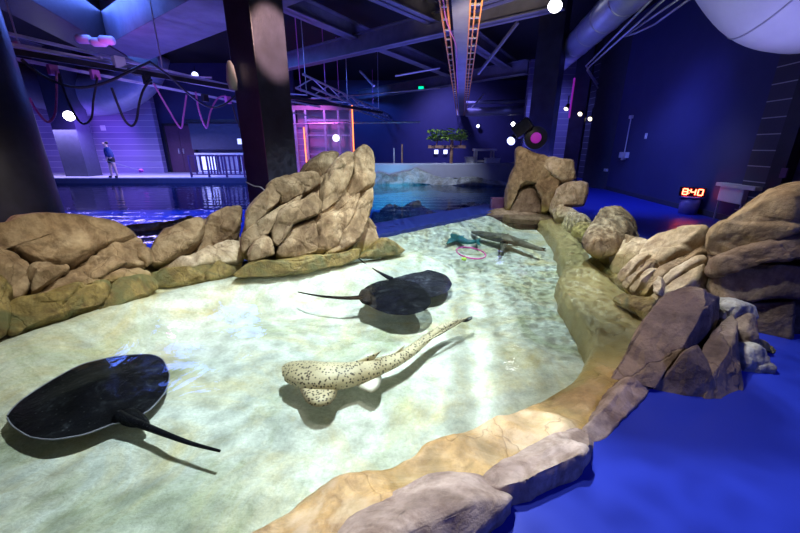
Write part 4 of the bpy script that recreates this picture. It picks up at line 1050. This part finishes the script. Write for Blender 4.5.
# conduits beside it
for i, (pa, pb, lb) in enumerate((((655, -4), (586, 66), 'conduit pipe nearest the big round duct'), ((668, -4), (590, 66), 'conduit pipe second from the big round duct'), ((680, -2), (625, 36), 'conduit pipe third from the big round duct'), ((692, -3), (655, 24), 'outermost conduit pipe bending towards the dark pilaster'))):
    z = 3.7
    pts = [onz(*pa, z), onz(*pb, z)]
    if i == 0: pts += [onz(590, 72, z), onz(598, 84, z - .3)]
    if i == 1: pts += [onz(587, 70, z), onz(598, 88, z - .4)]
    if i == 3: pts += [onz(636, 33, z), onz(622, 37, z)]
    MB().tube(pts, .022, 8).build('conduit', 'galvanized', None, lb, 'pipe', 'metal conduits under the right ceiling', smooth=True)
# fat pale duct at top right
sc_ = 4.7
cpts = [(752, -88), (762, -58), (788, -25), (815, -15), (845, -16), (872, -18)]
pts = []
for x, y in cpts: pts.append(EYE + ray(x, y) * sc_)
pth = spline(pts, 30)
t = thing('fabric_duct', 'fat pale lavender air duct bending in at the top right corner', 'duct', pth[15])
MB().tube(pth, .78, 40).build('duct_body', 'duct_white', t, smooth=True)
for k in (5, 12, 19):
    dd = (pth[k + 1] - pth[k]).normalized(); MB().tube([pth[k] - dd * .01, pth[k] + dd * .01], .788, 40).build('seam_ring', 'grey_plastic' if k < 19 else 'black_paint', t, smooth=True)
# blue duct elbow at upper left, behind the rails
pts = [ony(x, y, 17.95) for x, y in ((-20, 74), (20, 84), (55, 92), (90, 96), (120, 90), (140, 74), (148, 50))]
t = thing('duct_elbow', 'curved blue duct hanging before the brick wall at the upper left', 'duct', pts[3])
MB().tube(spline(pts, 24), .85, 24).build('duct_body', 'duct_blue', t, smooth=True)
MB().tube([pts[5], pts[5] + (pts[6] - pts[5]) * .04], .87, 24).build('seam_ring', 'galvanized', t, smooth=True)

# ---- hoist rails with festoon cables
HA = onz(8, 42, 2.95); HB = onz(385, 110, 2.95)
t = thing('hoist_rail', 'long double hoist rail hung from the ceiling at the upper left with hanging cables', 'rail', (HA + HB) / 2)
hd = (HB - HA).normalized(); hs = Vector((hd.y, -hd.x, 0))
H0 = HA - hd * 1.5
for pa_, pb_, z_, w_ in (((10, 34), (245, 89), 3.1, .03), ((13, 44.5), (320, 103), 2.95, .05), ((13, 48.5), (320, 107), 2.95, .04), ((22, 60), (320, 118), 2.78, .03)):
    a_ = onz(*pa_, z_); b_ = onz(*pb_, z_); MB().bar(a_ - (b_ - a_) * .12, b_, w_, .05).build('track', 'rail_white', t)
MB().bar(H0 + hs * -.12 - Z * .1, HB + hs * -.12 - Z * .1, .06, .09).build('beam', 'black_paint', t)
for i in range(12):
    p = H0 + (HB - H0) * ((i + .5) / 12); MB().bar(p - hs * .72 + Z * .1, p + hs * .02 + Z * .02, .03, .03).build('crossbar', 'rail_white', t)
    if i % 2: MB().tube([p + Z * .05, p + Z * (CEIL - 2.95)], .012, 6).build('hanger_rod', 'steel_pale', t)
for px, py in ((53, 70), (95, 75), (147, 80), (205, 98), (228, 100)):
    q = onvert(px, py, HA, HB); MB().obox(q, hd * .06, hs * .05, Z * .08).build('trolley', 'cable_pink' if px in (53, 95, 228) else 'black_paint', t, bevel=.01)
q = onvert(122, 62, HA, HB); tt = MB().obox(q + Z * .0 - hs * .1, hd * .09, hs * .06, Z * .1).build('junction_box', 'white_plastic', t, bevel=.01)
def festoon(pxs, r, mat, label):
    MB().tube(spline([onvert(x, y, HA, HB) + hs * .12 for x, y in pxs], 40), r, 8).build('festoon_cable', mat, None, label, 'cable', 'cables hanging from the hoist rail', smooth=True)
festoon([(18, 60), (35, 74), (58, 85), (80, 88), (105, 82), (130, 70), (147, 62)], .025, 'cable_black', 'long thick dark hose sagging left below the hoist rail')
festoon([(147, 63), (165, 76), (185, 94), (205, 107), (222, 104), (238, 90)], .022, 'cable_black', 'dark hose sagging from the rail to the square pillar')
festoon([(53, 72), (53, 100), (51, 116), (44, 122), (34, 112), (26, 98)], .018, 'cable_pink', 'pink-lit cable loop nearest the round left pillar')
festoon([(55, 74), (62, 95), (72, 116), (80, 124), (88, 118), (90, 100), (94, 78)], .018, 'cable_black', 'dark cable loop beside the bright work lamp')
festoon([(108, 88), (114, 104), (121, 120), (128, 126), (133, 120), (136, 102), (141, 88), (148, 80)], .022, 'cable_black', 'deep dark cable loop in front of the pale brick wall')
festoon([(150, 84), (164, 108), (177, 128), (180, 116), (183, 95)], .018, 'cable_pink', 'pink-lit cable loop left of the door')
festoon([(192, 92), (196, 112), (203, 128), (207, 112), (214, 99), (222, 96)], .018, 'cable_pink', 'pink-lit cable loop above the kiosk')
festoon([(229, 105), (234, 122), (241, 136), (245, 140)], .018, 'cable_black', 'short dark cable end hanging beside the square pillar')
# pale cloth sack on the pillar
q = ony(231, 74, 5.5)
MB().lathe(q - Z * .2, [(.05, 0), (.07, .12), (.05, .3), (.02, .36)], 14).build('bag', 'grey_plastic', None, 'small pale bag tied high on the left side of the square pillar', 'bag', smooth=True)
# truss cluster right of the pillar
A = onz(296, 88, 3.1); B = onz(400, 126, 3.1); td = (B - A).normalized(); ts = Vector((td.y, -td.x, 0))
t = thing('truss', 'purple-lit lattice truss hanging between the square pillar and the trays', 'truss', (A + B) / 2)
for o, dz in ((0, 0), (.5, 0), (.25, .35)): MB().tube([A + ts * o + Z * dz, B + ts * o + Z * dz], .035, 8).build('chord', 'steel_pale', t)
for i in range(14):
    p = A + (B - A) * (i / 14); q = A + (B - A) * ((i + .5) / 14)
    MB().tube([p, q + ts * .25 + Z * .35], .018, 6).build('lacing_bar', 'steel_pale', t)
    MB().tube([q + ts * .25 + Z * .35, p + (B - A) / 14 + ts * .5], .018, 6).build('lacing_bar', 'steel_pale', t)
for x, y0, y1, lb in ((339, 55, 98, 'thin purple-lit rod dropping to the truss, longest'), (373, 80, 104, 'thin rod dropping to the truss near the trays'), (301, 48, 92, 'thin rod dropping to the truss beside the square pillar'), (326, 50, 96, 'thin rod dropping to the truss in the middle')):
    q = onvert(x, y1, A, B); MB().tube([q, q + Z * (CEIL - q.z)], .014, 6).build('hanger_rod', 'cable_pink', None, lb, 'rod', 'thin rods holding the truss')
# cross pipes in the dark ceiling void
for (a_, b_, lb) in (((300, 100, 20), (440, 88, 20), 'thin far pipe just under the green emergency light'), ((395, 76, 16), (440, 68, 16), 'thin pipe left of the left cable tray'), ((290, 124, 19), (420, 122, 19), 'low far pipe with a reddish tint above the tank')):
    MB().tube([ony(*a_), ony(*b_)], .04, 8).build('pipe', 'steel_pale', None, lb, 'pipe', 'thin pipes in the ceiling void')

# ---- lamps
def spot_fixture(px, py, y, r, aim, label, mat='lamp_white', group=None, ln=.22, hang=True):
    p = ony(px, py, y); aim = Vector(aim).normalized()
    t = thing('spotlight', label, 'lamp', p, group)
    MB().lathe(p - aim * ln, [(r * .5, 0), (r * .8, ln * .2), (r, ln * .9), (r, ln)], 20, axis=aim).build('lamp_housing', 'black_paint', t, smooth=True)
    MB().lathe(p, [(r * .9, -.01), (r * .9, .004), (r * .5, .014)], 20, axis=aim).build('lens', mat, t, smooth=True)
    if hang: MB().tube([p - aim * ln * .6, p - aim * ln * .6 + Z * .35], .018, 6).build('bracket', 'black_paint', t)
    return p
pl1 = spot_fixture(555, 6, 8.5, .15, (-.35, -.55, -.7), 'bright round spotlight near the ceiling above the right pillar')
pl2 = spot_fixture(69, 116, 15, .2, (.6, -1.0, -.25), 'bright work lamp shining in front of the dark wall strip at the left')
TL = 'small warm track lamps at the right'
spot_fixture(556, 103, 13, .085, (-.5, -.4, -.7), 'warm track lamp nearest the right pillar', 'lamp_warm', TL)
spot_fixture(566, 109, 14, .085, (-.5, -.4, -.7), 'warm track lamp second from the right pillar', 'lamp_warm', TL)
spot_fixture(580, 114, 13.5, .085, (-.6, -.5, -.5), 'warm track lamp just right of the slim dark pillar', 'lamp_warm', TL)
spot_fixture(590, 119, 14.5, .085, (-.7, -.6, -.4), 'warm track lamp farthest right of the slim dark pillar', 'lamp_warm', TL)
spot_fixture(511, 141, 10.0, .12, (-.6, -.7, -.4), 'blue-white stage lamp aimed left above the pale far outcrop', 'lamp_blue', hang=True)
spot_fixture(513, 124, 22, .12, (0, -1, -.3), 'small far lamp on the purple wall left of the right pillar', 'lamp_white')
spot_fixture(558, 123, 22, .1, (0, -1, -.3), 'small far lamp seen between the two right pillars', 'lamp_white')
spot_fixture(195, 75, 18, .15, (.3, -1, -.3), 'small round lamp on the wall above the hanging cables', 'lamp_blue')
spot_fixture(478, 126, 24, .12, (0, -1, -.3), 'dim lamp high on the far navy wall beside the trays', 'lamp_blue')
# stage light with magenta barrel on the right pillar
p = ony(523, 128, 9.6); t = thing('stage_light', 'black boxy moving-head stage light tilted on the right pillar', 'lamp', p)
ax = Vector((.55, -.3, .5)).normalized(); sd = ax.cross(Z).normalized(); up = sd.cross(ax)
MB().obox(p, ax * .22, sd * .17, up * .15).build('lamp_housing', 'black_paint', t, bevel=.02)
for i in range(4): MB().obox(p + ax * (-.15 + .1 * i) + up * .155, ax * .02, sd * .15, up * .01).build('cooling_fin', 'grey_plastic', t)
p = ony(535, 138, 9.55); t = thing('barrel_light', 'round lamp drum on the right pillar, the magenta light on it made to glow', 'lamp', p)
MB().lathe(p, [(.26, .12), (.28, .1), (.28, 0), (.24, -.02)], 28, axis=(-.15, -1, 0)).build('lamp_housing', 'black_paint', t, smooth=True)
MB().lathe(p, [(.13, .121), (.13, .13), (.08, .15)], 24, axis=(-.15, -1, 0)).build('lens', 'magenta_glow', t, smooth=True)  # glowing disc stands in for the magenta-lit patch on the drum
# glowing tube in place of the magenta light on the slim pillar's edge
q0_ = ony(569, 118, 13.45); q1_ = ony(573, 78, 13.45)
MB().tube([q0_, Vector((q0_.x, q0_.y, q1_.z))], .03, 6).build('edge_glow', 'magenta_glow', None, 'thin magenta glow drawn up the lit edge of the slim dark pillar', 'edge glow')

# ---- things along the right wall
def onwall(px, py, off=0): return onvert(px, py, RA - rn * off, RB - rn * off)
a_ = onwall(631, 117, .05); b_ = onwall(624, 155, .05)
t = thing('outlet_box', 'white electrical box with an upright conduit on the navy wall', 'electrical box', b_)
for dx in (-.11, .12): MB().obox(b_ + rd * -dx, rd * .11, rn * .06, Z * .09).build('box_body', 'white_plastic', t, bevel=.01)
MB().obox(b_ - Z * .12, rd * .06, rn * .05, Z * .04).build('plug', 'white_plastic', t, bevel=.01)
MB().tube([Vector((b_.x, b_.y, b_.z + .08)), Vector((b_.x, b_.y, a_.z))], .016, 8).build('conduit', 'white_plastic', t)
MB().obox(Vector((b_.x, b_.y, a_.z)), rd * .07, rn * .04, Z * .05).build('junction_box', 'white_plastic', t, bevel=.008)
p = onwall(646, 136, .02); t = thing('light_switch', 'small white switch plate alone on the navy wall', 'switch', p)
MB().obox(p, rd * .055, rn * .012, Z * .08).build('plate', 'white_plastic', t, bevel=.004); MB().obox(p - rn * .014, rd * .018, rn * .006, Z * .03).build('rocker', 'white_box', t)
p = onwall(606, 170, .05); MB().obox(p, rd * .09, rn * .05, Z * .05).build('socket', 'white_plastic', None, 'small white socket low on the dark end of the navy wall', 'socket', bevel=.006)
# bin with clock
p = onz(687, 213.5, 0); t = thing('waste_bin', 'purple-blue plastic bin standing on the blue floor by the navy wall', 'bin', p)
MB().lathe(p, [(.16, 0), (.175, .03), (.20, .37), (.19, .37), (.18, .33)], 24).build('bin_body', 'bin_purple', t, smooth=True)
MB().lathe(p, [(.215, .36), (.215, .39), (.18, .40), (.17, .39)], 24).build('rim', 'bin_purple', t, smooth=True)
tocam = (EYE - p); tocam.z = 0; tocam.normalize(); sx = Vector((-tocam.y, tocam.x, 0))
c = p + Z * .50 + tocam * .05
t = thing('digital_clock', 'red LED clock reading 8:40 standing on the purple-blue bin', 'clock', c - Z * .1)
MB().obox(c, sx * .24, tocam * .045, Z * .10).build('clock_body', 'black_paint', t, bevel=.008)
MB().obox(c + tocam * .046, sx * .225, tocam * .004, Z * .088).build('face', 'clock_face', t)
SEGS = {'8': 'abcdefg', '4': 'fgbc', '0': 'abcdef'}
def digit(ch, cx):
    w, h, th = .042, .062, .011; m = MB()
    sg = {'a': ((0, h), (w, th)), 'g': ((0, 0), (w, th)), 'd': ((0, -h), (w, th)), 'f': ((-w, h / 2), (th, h / 2)), 'b': ((w, h / 2), (th, h / 2)), 'e': ((-w, -h / 2), (th, h / 2)), 'c': ((w, -h / 2), (th, h / 2))}
    for s_ in SEGS[ch]:
        (x, z), (hw, hh) = sg[s_]; m.obox(c + tocam * .053 + sx * (cx + x) + Z * z, sx * hw, tocam * .003, Z * hh)
    m.build('digit', 'led_red', t)
digit('8', -.13); digit('4', .01); digit('0', .14)
m = MB()
for z in (.03, -.03): m.obox(c + tocam * .053 + sx * -.06 + Z * z, sx * .01, tocam * .003, Z * .01)
m.build('colon', 'led_red', t)
# sink table
a_ = onz(712, 219, 0); p = a_ + Vector((.5, .1, 0))
t = thing('sink_table', 'white utility sink on thin legs against the navy wall', 'sink', p)
zt = onvert(716, 182, a_, a_ + rd).z
X = rd * -1; Yv = rn
o = a_ - Yv * .02
MB().obox(o + X * .42 + Yv * .22 + Z * (zt - .03), X * .5, Yv * .26, Z * .035).build('top', 'white_plastic', t, bevel=.01)
MB().obox(o + X * .32 + Yv * .2 + Z * (zt - .2), X * .32, Yv * .2, Z * .16).build('basin', 'white_box', t, bevel=.03)
for i in (0, 1):
    for j in (0, 1): MB().tube([o + X * (.03 + .6 * i) + Yv * (.03 + .36 * j), o + X * (.03 + .6 * i) + Yv * (.03 + .36 * j) + Z * (zt - .34)], .015, 8).build('leg', 'steel_pale', t)
q = o + X * .82 + Yv * .2 + Z * zt
MB().lathe(q + Z * .0, [(.09, 0), (.09, .14), (.05, .17), (.045, .2)], 16).build('jug', 'white_box', None, 'small pale jug standing on the utility sink', 'jug', smooth=True)
q = o + X * .62 + Yv * .36 + Z * zt
tp = MB().tube(spline([q, q + Z * .22, q + Z * .3 - Yv * .06, q + Z * .27 - Yv * .16], 14), .018, 8).build('tap', 'galvanized', t, smooth=True)

# ================================================================== the person on the far deck
def skin_mesh(name, verts, edges, radii, mat, parent, levels=2, root=0, label=None):
    me = bpy.data.meshes.new(name); me.from_pydata(verts, edges, []); o = bpy.data.objects.new(name, me); COL.objects.link(o)
    sk = o.modifiers.new('s', 'SKIN'); sk.use_smooth_shade = True
    for i, r in enumerate(radii):
        me.skin_vertices[0].data[i].radius = (r, r) if not isinstance(r, tuple) else r
    for i in range(len(radii)): me.skin_vertices[0].data[i].use_root = (i == root)
    sb = o.modifiers.new('u', 'SUBSURF'); sb.levels = levels; sb.render_levels = levels
    bpy.context.view_layer.update(); dg = bpy.context.evaluated_depsgraph_get()
    nm = bpy.data.meshes.new_from_object(o.evaluated_get(dg)); o.modifiers.clear(); o.data = nm; bpy.data.meshes.remove(me); nm.name = name
    nm.materials.clear(); nm.materials.append(M[mat])
    for f in nm.polygons: f.use_smooth = True
    if parent: o.parent = parent
    if label: o['label'] = label
    return o
pp = ony(110, 176.3, 16.0); pp.z = .2
# local frame: x = picture right, y = away; the figure stoops towards the left and looks down
J = {'pelvis': (0, 0, .80), 'waist': (-.03, 0, .92), 'chest': (-.10, -.02, 1.12), 'neck': (-.16, -.03, 1.27), 'headb': (-.19, -.04, 1.33), 'headt': (-.215, -.05, 1.46),
     'hipl': (-.07, .06, .76), 'kneel': (-.03, .02, .44), 'anklel': (.03, .05, .08), 'toel': (-.09, .02, .035),
     'hipr': (.08, -.04, .76), 'kneer': (.20, -.02, .43), 'ankler': (.31, .02, .08), 'toer': (.22, -.04, .035),
     'shl': (-.19, .09, 1.20), 'ell': (-.20, .10, .96), 'wrl': (-.10, -.02, .80), 'shr': (-.04, -.13, 1.20), 'elr': (.05, -.16, .97), 'wrr': (-.04, -.14, .80)}
J = {k_: (x_ + .26 * z_, y_, z_) for k_, (x_, y_, z_) in J.items()}
names = list(J); E = [('pelvis', 'waist'), ('waist', 'chest'), ('chest', 'neck'), ('neck', 'headb'), ('headb', 'headt'), ('pelvis', 'hipl'), ('hipl', 'kneel'), ('kneel', 'anklel'), ('anklel', 'toel'), ('pelvis', 'hipr'), ('hipr', 'kneer'), ('kneer', 'ankler'), ('ankler', 'toer'), ('chest', 'shl'), ('shl', 'ell'), ('ell', 'wrl'), ('chest', 'shr'), ('shr', 'elr'), ('elr', 'wrr')]
R = {'pelvis': .125, 'waist': .115, 'chest': .135, 'neck': .05, 'headb': .075, 'headt': .085, 'hipl': .085, 'kneel': .055, 'anklel': .038, 'toel': .03, 'hipr': .085, 'kneer': .055, 'ankler': .038, 'toer': .03, 'shl': .06, 'ell': .042, 'wrl': .028, 'shr': .06, 'elr': .042, 'wrr': .028}
vs = [J[n] for n in names]; rr = [R[n] * 1.12 for n in names]; ed = [(names.index(a), names.index(b)) for a, b in E]
for side, wr in (('l', Vector(J['wrl'])), ('r', Vector(J['wrr']))):     # palm, four fingers and a thumb closed round the pole
    pm = wr + Vector((-.03, -.005, -.06)); ip = len(vs); vs.append(tuple(pm)); rr.append(.032); ed.append((names.index('wr' + side), ip))
    for k in range(4):
        a = pm + Vector((-.015 + .004 * k, -.03 + .018 * k, -.025)); b = a + Vector((.02, 0, -.03 + .004 * abs(k - 1))); c2 = b + Vector((.028, 0, .012))
        i0 = len(vs); vs += [tuple(a), tuple(b), tuple(c2)]; rr += [.010, .009, .008]; ed += [(ip, i0), (i0, i0 + 1), (i0 + 1, i0 + 2)]
    a = pm + Vector((.02, -.025, .01)); b = a + Vector((.02, .0, -.03)); i0 = len(vs); vs += [tuple(a), tuple(b)]; rr += [.011, .009]; ed += [(ip, i0), (i0, i0 + 1)]
body = skin_mesh('person', vs, ed, rr, 'skin_tone', None); body.location = pp
tag(body, 'person in dark blue top and black shorts stooping on the far deck with a pole', 'person')
def worn(name, keys, ed_, k, mat, ext=None):
    nm = list(keys); skin_mesh(name, [J[n] if n in J else ext[n] for n in nm], [(nm.index(a), nm.index(b)) for a, b in ed_], [k[n] * 1.12 for n in nm], mat, body)
ext = {'slr': tuple(Vector(J['elr']).lerp(Vector(J['wrr']), .6)), 'sll': tuple(Vector(J['ell']).lerp(Vector(J['wrl']), .6)), 'hem': (.21, 0, .80), 'thl': tuple(Vector(J['hipl']).lerp(Vector(J['kneel']), .55)), 'thr': tuple(Vector(J['hipr']).lerp(Vector(J['kneer']), .55)), 'col': (.17, -.03, 1.245)}
worn('shirt', ['hem', 'waist', 'chest', 'col', 'shl', 'ell', 'sll', 'shr', 'elr', 'slr'], [('hem', 'waist'), ('waist', 'chest'), ('chest', 'col'), ('chest', 'shl'), ('shl', 'ell'), ('ell', 'sll'), ('chest', 'shr'), ('shr', 'elr'), ('elr', 'slr')],
     {'hem': .15, 'waist': .145, 'chest': .165, 'col': .08, 'shl': .085, 'ell': .062, 'sll': .048, 'shr': .085, 'elr': .062, 'slr': .048}, 'cloth_navy', ext)
worn('shorts', ['pelvis', 'waist', 'hipl', 'thl', 'hipr', 'thr'], [('waist', 'pelvis'), ('pelvis', 'hipl'), ('hipl', 'thl'), ('pelvis', 'hipr'), ('hipr', 'thr')], {'waist': .12, 'pelvis': .15, 'hipl': .11, 'thl': .095, 'hipr': .11, 'thr': .095}, 'cloth_black', ext)
hb = Vector(J['headt'])
skin_mesh('hair', [tuple(hb + Vector((.03, .01, .035))), tuple(hb + Vector((.07, .02, -.03))), tuple(hb + Vector((.08, .02, -.08)))], [(0, 1), (1, 2)], [.085, .07, .04], 'hair_dark', body)
mb = MB(); mb.lathe(pp + hb + Vector((-.085, -.02, -.06)), [(.012, 0), (.016, .02), (.006, .05)], 8); mb.build('nose', 'skin_tone', body, smooth=True)
for s_ in (-.03, .03):
    MB().lathe(pp + hb + Vector((-.075, -.02 + s_, -.012)), [(.004, 0), (.011, .008), (.004, .016)], 8, axis=(-1, 0, 0)).build('eye', 'eye_black', body, smooth=True)
for s_ in (-.085, .085):
    MB().lathe(pp + hb + Vector((.0, s_, -.04)), [(.01, -.03), (.02, 0), (.012, .03)], 8).build('ear', 'skin_tone', body, smooth=True)
MB().box(pp + hb + Vector((-.083, -.045, -.085)), pp + hb + Vector((-.07, .005, -.077))).build('mouth', 'door_dark', body)
for k in ('l', 'r'):
    tz = Vector(J['toe' + k]); az = Vector(J['ankle' + k])
    skin_mesh('shoe', [tuple(az - Z * .04), tuple(tz + Z * .01)], [(0, 1)], [.05, .045], 'cloth_black', body)
h0 = pp + Vector((.07, -.1, .73)); e0_ = ony(141, 171, 15.8)
t = thing('pole', 'long thin pole with a pink float held by the person on the far deck', 'pole', h0)
MB().tube([h0 - (e0_ - h0) * .08, e0_], .012, 8).build('shaft', 'grey_plastic', t)
MB().lathe(e0_ - Z * .05, [(.03, -.02), (.09, .02), (.1, .08), (.05, .14)], 14).build('float', 'pink_plastic', t, smooth=True)
q = ony(103, 128, 18.95); MB().obox(q, Vector((.12, 0, 0)), Vector((0, .02, 0)), Z * .12).build('wall_box', 'white_plastic', None, 'small white square box on the pale brick wall above the person', 'box', bevel=.01)
# magenta lit equipment on the rail's far side
for (px, py, lb) in ((83, 39, 'magenta-lit drum left of the box beam end'), (98, 42, 'magenta-lit drum between two others at the box beam end'), (106, 40, 'magenta-lit drum closest to the box beam end')):
    q = ony(px, py, 9.0); MB().lathe(q - Vector((.15, 0, 0)), [(.06, 0), (.09, .04), (.09, .26), (.06, .3)], 16, axis=(1, .2, 0)).build('fan_drum', 'duct_white', None, lb, 'drum', 'magenta-lit drums above the hoist rail', smooth=True)

# ================================================================== light
W = bpy.data.worlds.new('world'); SC.world = W; W.use_nodes = True
W.node_tree.nodes['Background'].inputs[0].default_value = (.10, .10, .30, 1); W.node_tree.nodes['Background'].inputs[1].default_value = .03
def light(kind, name, loc, power, col, aim=None, size=.2, angle=60, blend=.4, size_y=None):
    d = bpy.data.lights.new(name, kind); o = bpy.data.objects.new(name, d); COL.objects.link(o); o.location = loc; d.energy = power; d.color = col
    if kind == 'AREA':
        d.size = size
        if size_y: d.shape = 'RECTANGLE'; d.size_y = size_y
    else: d.shadow_soft_size = size
    if kind == 'SPOT': d.spot_size = math.radians(angle); d.spot_blend = blend
    if aim is not None: o.rotation_euler = (Vector(aim) - Vector(loc)).to_track_quat('-Z', 'Y').to_euler()
    return o
WHITE = (1.0, .97, .92)
COOL = (.87, .97, 1.0)
key = light('SPOT', 'key', (-.1, 3.2, 5.0), 1800, COOL, (-.1, 3.2, 0), .05, 84, 1.0)
light('SPOT', 'rock_key', (1.2, 2.4, 4.2), 620, (1.0, .88, .70), (-2.0, 4.6, .6), .12, 50, .8)
light('SPOT', 'bank_key', (.2, 4.2, 4.3), 820, (1.0, .90, .74), (2.8, 3.3, .3), .12, 68, .8)
light('SPOT', 'near_key', (-.8, 1.8, 4.4), 520, (1.0, .90, .74), (.7, 1.3, 0), .12, 50, .9)
far = light('SPOT', 'far_key', (2.5, 6.3, 3.9), 620, (.80, .97, 1.0), (1.2, 6.2, 0), .02, 90, .5)
# caustic net painted into the spots' strength; the water surface itself does not refract
def caustic_net(o, scale, k):
    d = o.data; d.use_nodes = True; nt = d.node_tree; em = nt.nodes['Emission']
    tc = nt.nodes.new('ShaderNodeTexCoord'); sp = nt.nodes.new('ShaderNodeSeparateXYZ'); L(nt, tc.outputs['Normal'], sp.inputs[0])
    cb = nt.nodes.new('ShaderNodeCombineXYZ'); L(nt, math_n(nt, 'DIVIDE', sp.outputs[0], sp.outputs[2]), cb.inputs[0]); L(nt, math_n(nt, 'DIVIDE', sp.outputs[1], sp.outputs[2]), cb.inputs[1])
    nn = nt.nodes.new('ShaderNodeTexNoise'); nn.inputs['Scale'].default_value = scale * .7; nn.inputs['Detail'].default_value = 3; L(nt, cb.outputs[0], nn.inputs['Vector'])
    s_ = nt.nodes.new('ShaderNodeVectorMath'); s_.operation = 'SCALE'; s_.inputs['Scale'].default_value = 1.6 / scale; L(nt, nn.outputs['Color'], s_.inputs[0])
    ad = nt.nodes.new('ShaderNodeVectorMath'); ad.operation = 'ADD'; L(nt, cb.outputs[0], ad.inputs[0]); L(nt, s_.outputs[0], ad.inputs[1])
    e = vor_n(nt, ad.outputs[0], scale, 'DISTANCE_TO_EDGE').outputs['Distance']
    f = math_n(nt, 'POWER', math_n(nt, 'MAXIMUM', math_n(nt, 'SUBTRACT', 1.0, math_n(nt, 'MULTIPLY', e, 2.4)), 0.0), 3.0)
    L(nt, math_n(nt, 'ADD', 1 - k * .4, math_n(nt, 'MULTIPLY', f, k * 1.6)), em.inputs['Strength'])
caustic_net(far, 34, 1.3)
caustic_net(key, 26, .5)
# colour washes
BLUE = (.10, .16, 1.0); PURP = (.36, .18, 1.0); MAG = (1.0, .10, .85)
light('SPOT', 'floor_blue_near', (4.6, -2.6, 5.0), 760, BLUE, (2.0, 1.2, 0), .3, 52, 1.0)
light('SPOT', 'floor_blue_far', (5.4, 9.0, 4.8), 900, (.16, .22, 1.0), (5.6, 10.5, 0), .3, 80, .8)
light('SPOT', 'wall_blue', (5.0, 8.5, 3.6), 115, (.11, .13, 1.0), (7.1, 10.0, 1.4), .3, 100, 1)
light('SPOT', 'brick_purple', (-13.0, 16.0, 2.6), 520, (.27, .12, 1.0), (-15.5, 19, 1.2), .3, 90, .8)
light('SPOT', 'brick_purple_side', (-18.0, 16.0, 2.6), 170, (.22, .16, 1.0), (-18.5, 19, 1.2), .3, 90, .8)
light('AREA', 'deck_wash', (-13, 16.3, 2.2), 330, (.46, .38, 1.0), (-13, 16.2, 0), 8, size_y=.6)
light('SPOT', 'booth_pink', (-4.2, 17.0, 4.5), 420, (1.0, .16, .85), (-4.5, 19.5, 1.5), .3, 80, .8)
light('SPOT', 'navy_back', (2.6, 20.5, 5.0), 900, (.30, .26, 1.0), (3.6, 24.5, 1.5), .3, 100, .8)
light('SPOT', 'navy_back_side', (-2.5, 20.5, 4.8), 500, (.06, .18, 1.0), (-2.0, 24.5, 1.5), .3, 100, .8)
light('SPOT', 'barrier_wash', (.8, 12.5, 4.8), 1000, (.72, .78, 1.0), (1.0, 16, .4), .3, 60, .8)
light('SPOT', 'tank_teal', (-.2, 13.0, -.3), 420, (.03, .8, 1.0), (-.3, 16, -.6), .2, 80, .9)
light('AREA', 'tank_blue', (-8, 11.5, 4.6), 1500, (.10, .20, 1.0), (-8, 11.5, 0), 6)
light('POINT', 'rail_magenta', (-6.2, 8.6, 3.3), 10, MAG, None, .1)
light('POINT', 'pillar_magenta', (-5.7, 3.2, 1.7), 40, MAG, None, .2)
light('AREA', 'ceiling_up_blue', (2.0, 12, 1.2), 190, (.16, .16, 1.0), (2.0, 12, 6), 5)
light('AREA', 'ceiling_up_purple', (-6, 11.5, .6), 90, (.28, .18, 1.0), (-8, 11.5, 6), 5)
light('SPOT', 'duct_fill', (4.3, 4.3, 1.2), 170, (.33, .32, 1.0), (4.9, 5.3, 3.8), .2, 70, .8)  # added upward spot, unseen, that brightens the fat duct
light('SPOT', 'tray_fill', (1.0, 4.6, 2.0), 480, (1.0, .8, .62), (1.35, 6.6, 3.4), .1, 42, .8)  # added unseen spot that brightens the orange trays
light('SPOT', 'pillar_patch', (.3, 4.2, 4.4), 2600, (1.0, .62, .48), ony(276, 38, 5.6), .03, 17, .6)
light('POINT', 'bank_red', tuple(c + tocam * .25), 1.5, (1.0, .05, .12), None, .05) if False else None

light('SPOT', 'navy_right', (6.8, 15.5, 4.6), 500, (.22, .24, 1.0), (7.6, 19, 1.5), .3, 80, .8)
light('SPOT', 'rail_wash', (-3.7, 5.6, 1.3), 150, (.42, .28, 1.0), (-4.9, 9.0, 3.0), .1, 80, .6)
light('SPOT', 'mound_key', (-.8, 1.6, 4.3), 420, (1.0, .88, .70), (-3.3, 3.5, .4), .12, 46, .8)
light('SPOT', 'outcrop_key', (1.6, 5.8, 4.2), 520, (1.0, .90, .76), (3.3, 8.5, .8), .1, 40, .8)
light('SPOT', 'strata_key', (.7, 4.6, 3.2), 430, (1.0, .90, .74), (2.75, 3.7, .4), .1, 42, .8)
light('SPOT', 'beam_blue', (-5.0, 8.6, .6), 240, (.22, .20, 1.0), (-4.9, 9.0, 3.9), .2, 80, .8)
light('SPOT', 'sink_fill', (5.5, 7.9, 2.9), 75, (.6, .62, 1.0), (6.7, 7.9, .3), .3, 70, 1.0)  # added unseen spot that brightens the sink and bin
light('SPOT', 'boulder_key', (.3, 2.7, 4.2), 300, (1.0, .88, .72), (1.9, 2.0, .45), .1, 30, .8)
vs_ = SC.view_settings; SC.display_settings.display_device = 'sRGB'
vs_.view_transform = 'Standard'; vs_.look = 'None'; vs_.exposure = 0; vs_.gamma = 1; vs_.use_curve_mapping = False
SC.cycles.use_denoising = True
SC.cycles.max_bounces = 8; SC.cycles.transparent_max_bounces = 16
SC.cycles.sample_clamp_indirect = 4
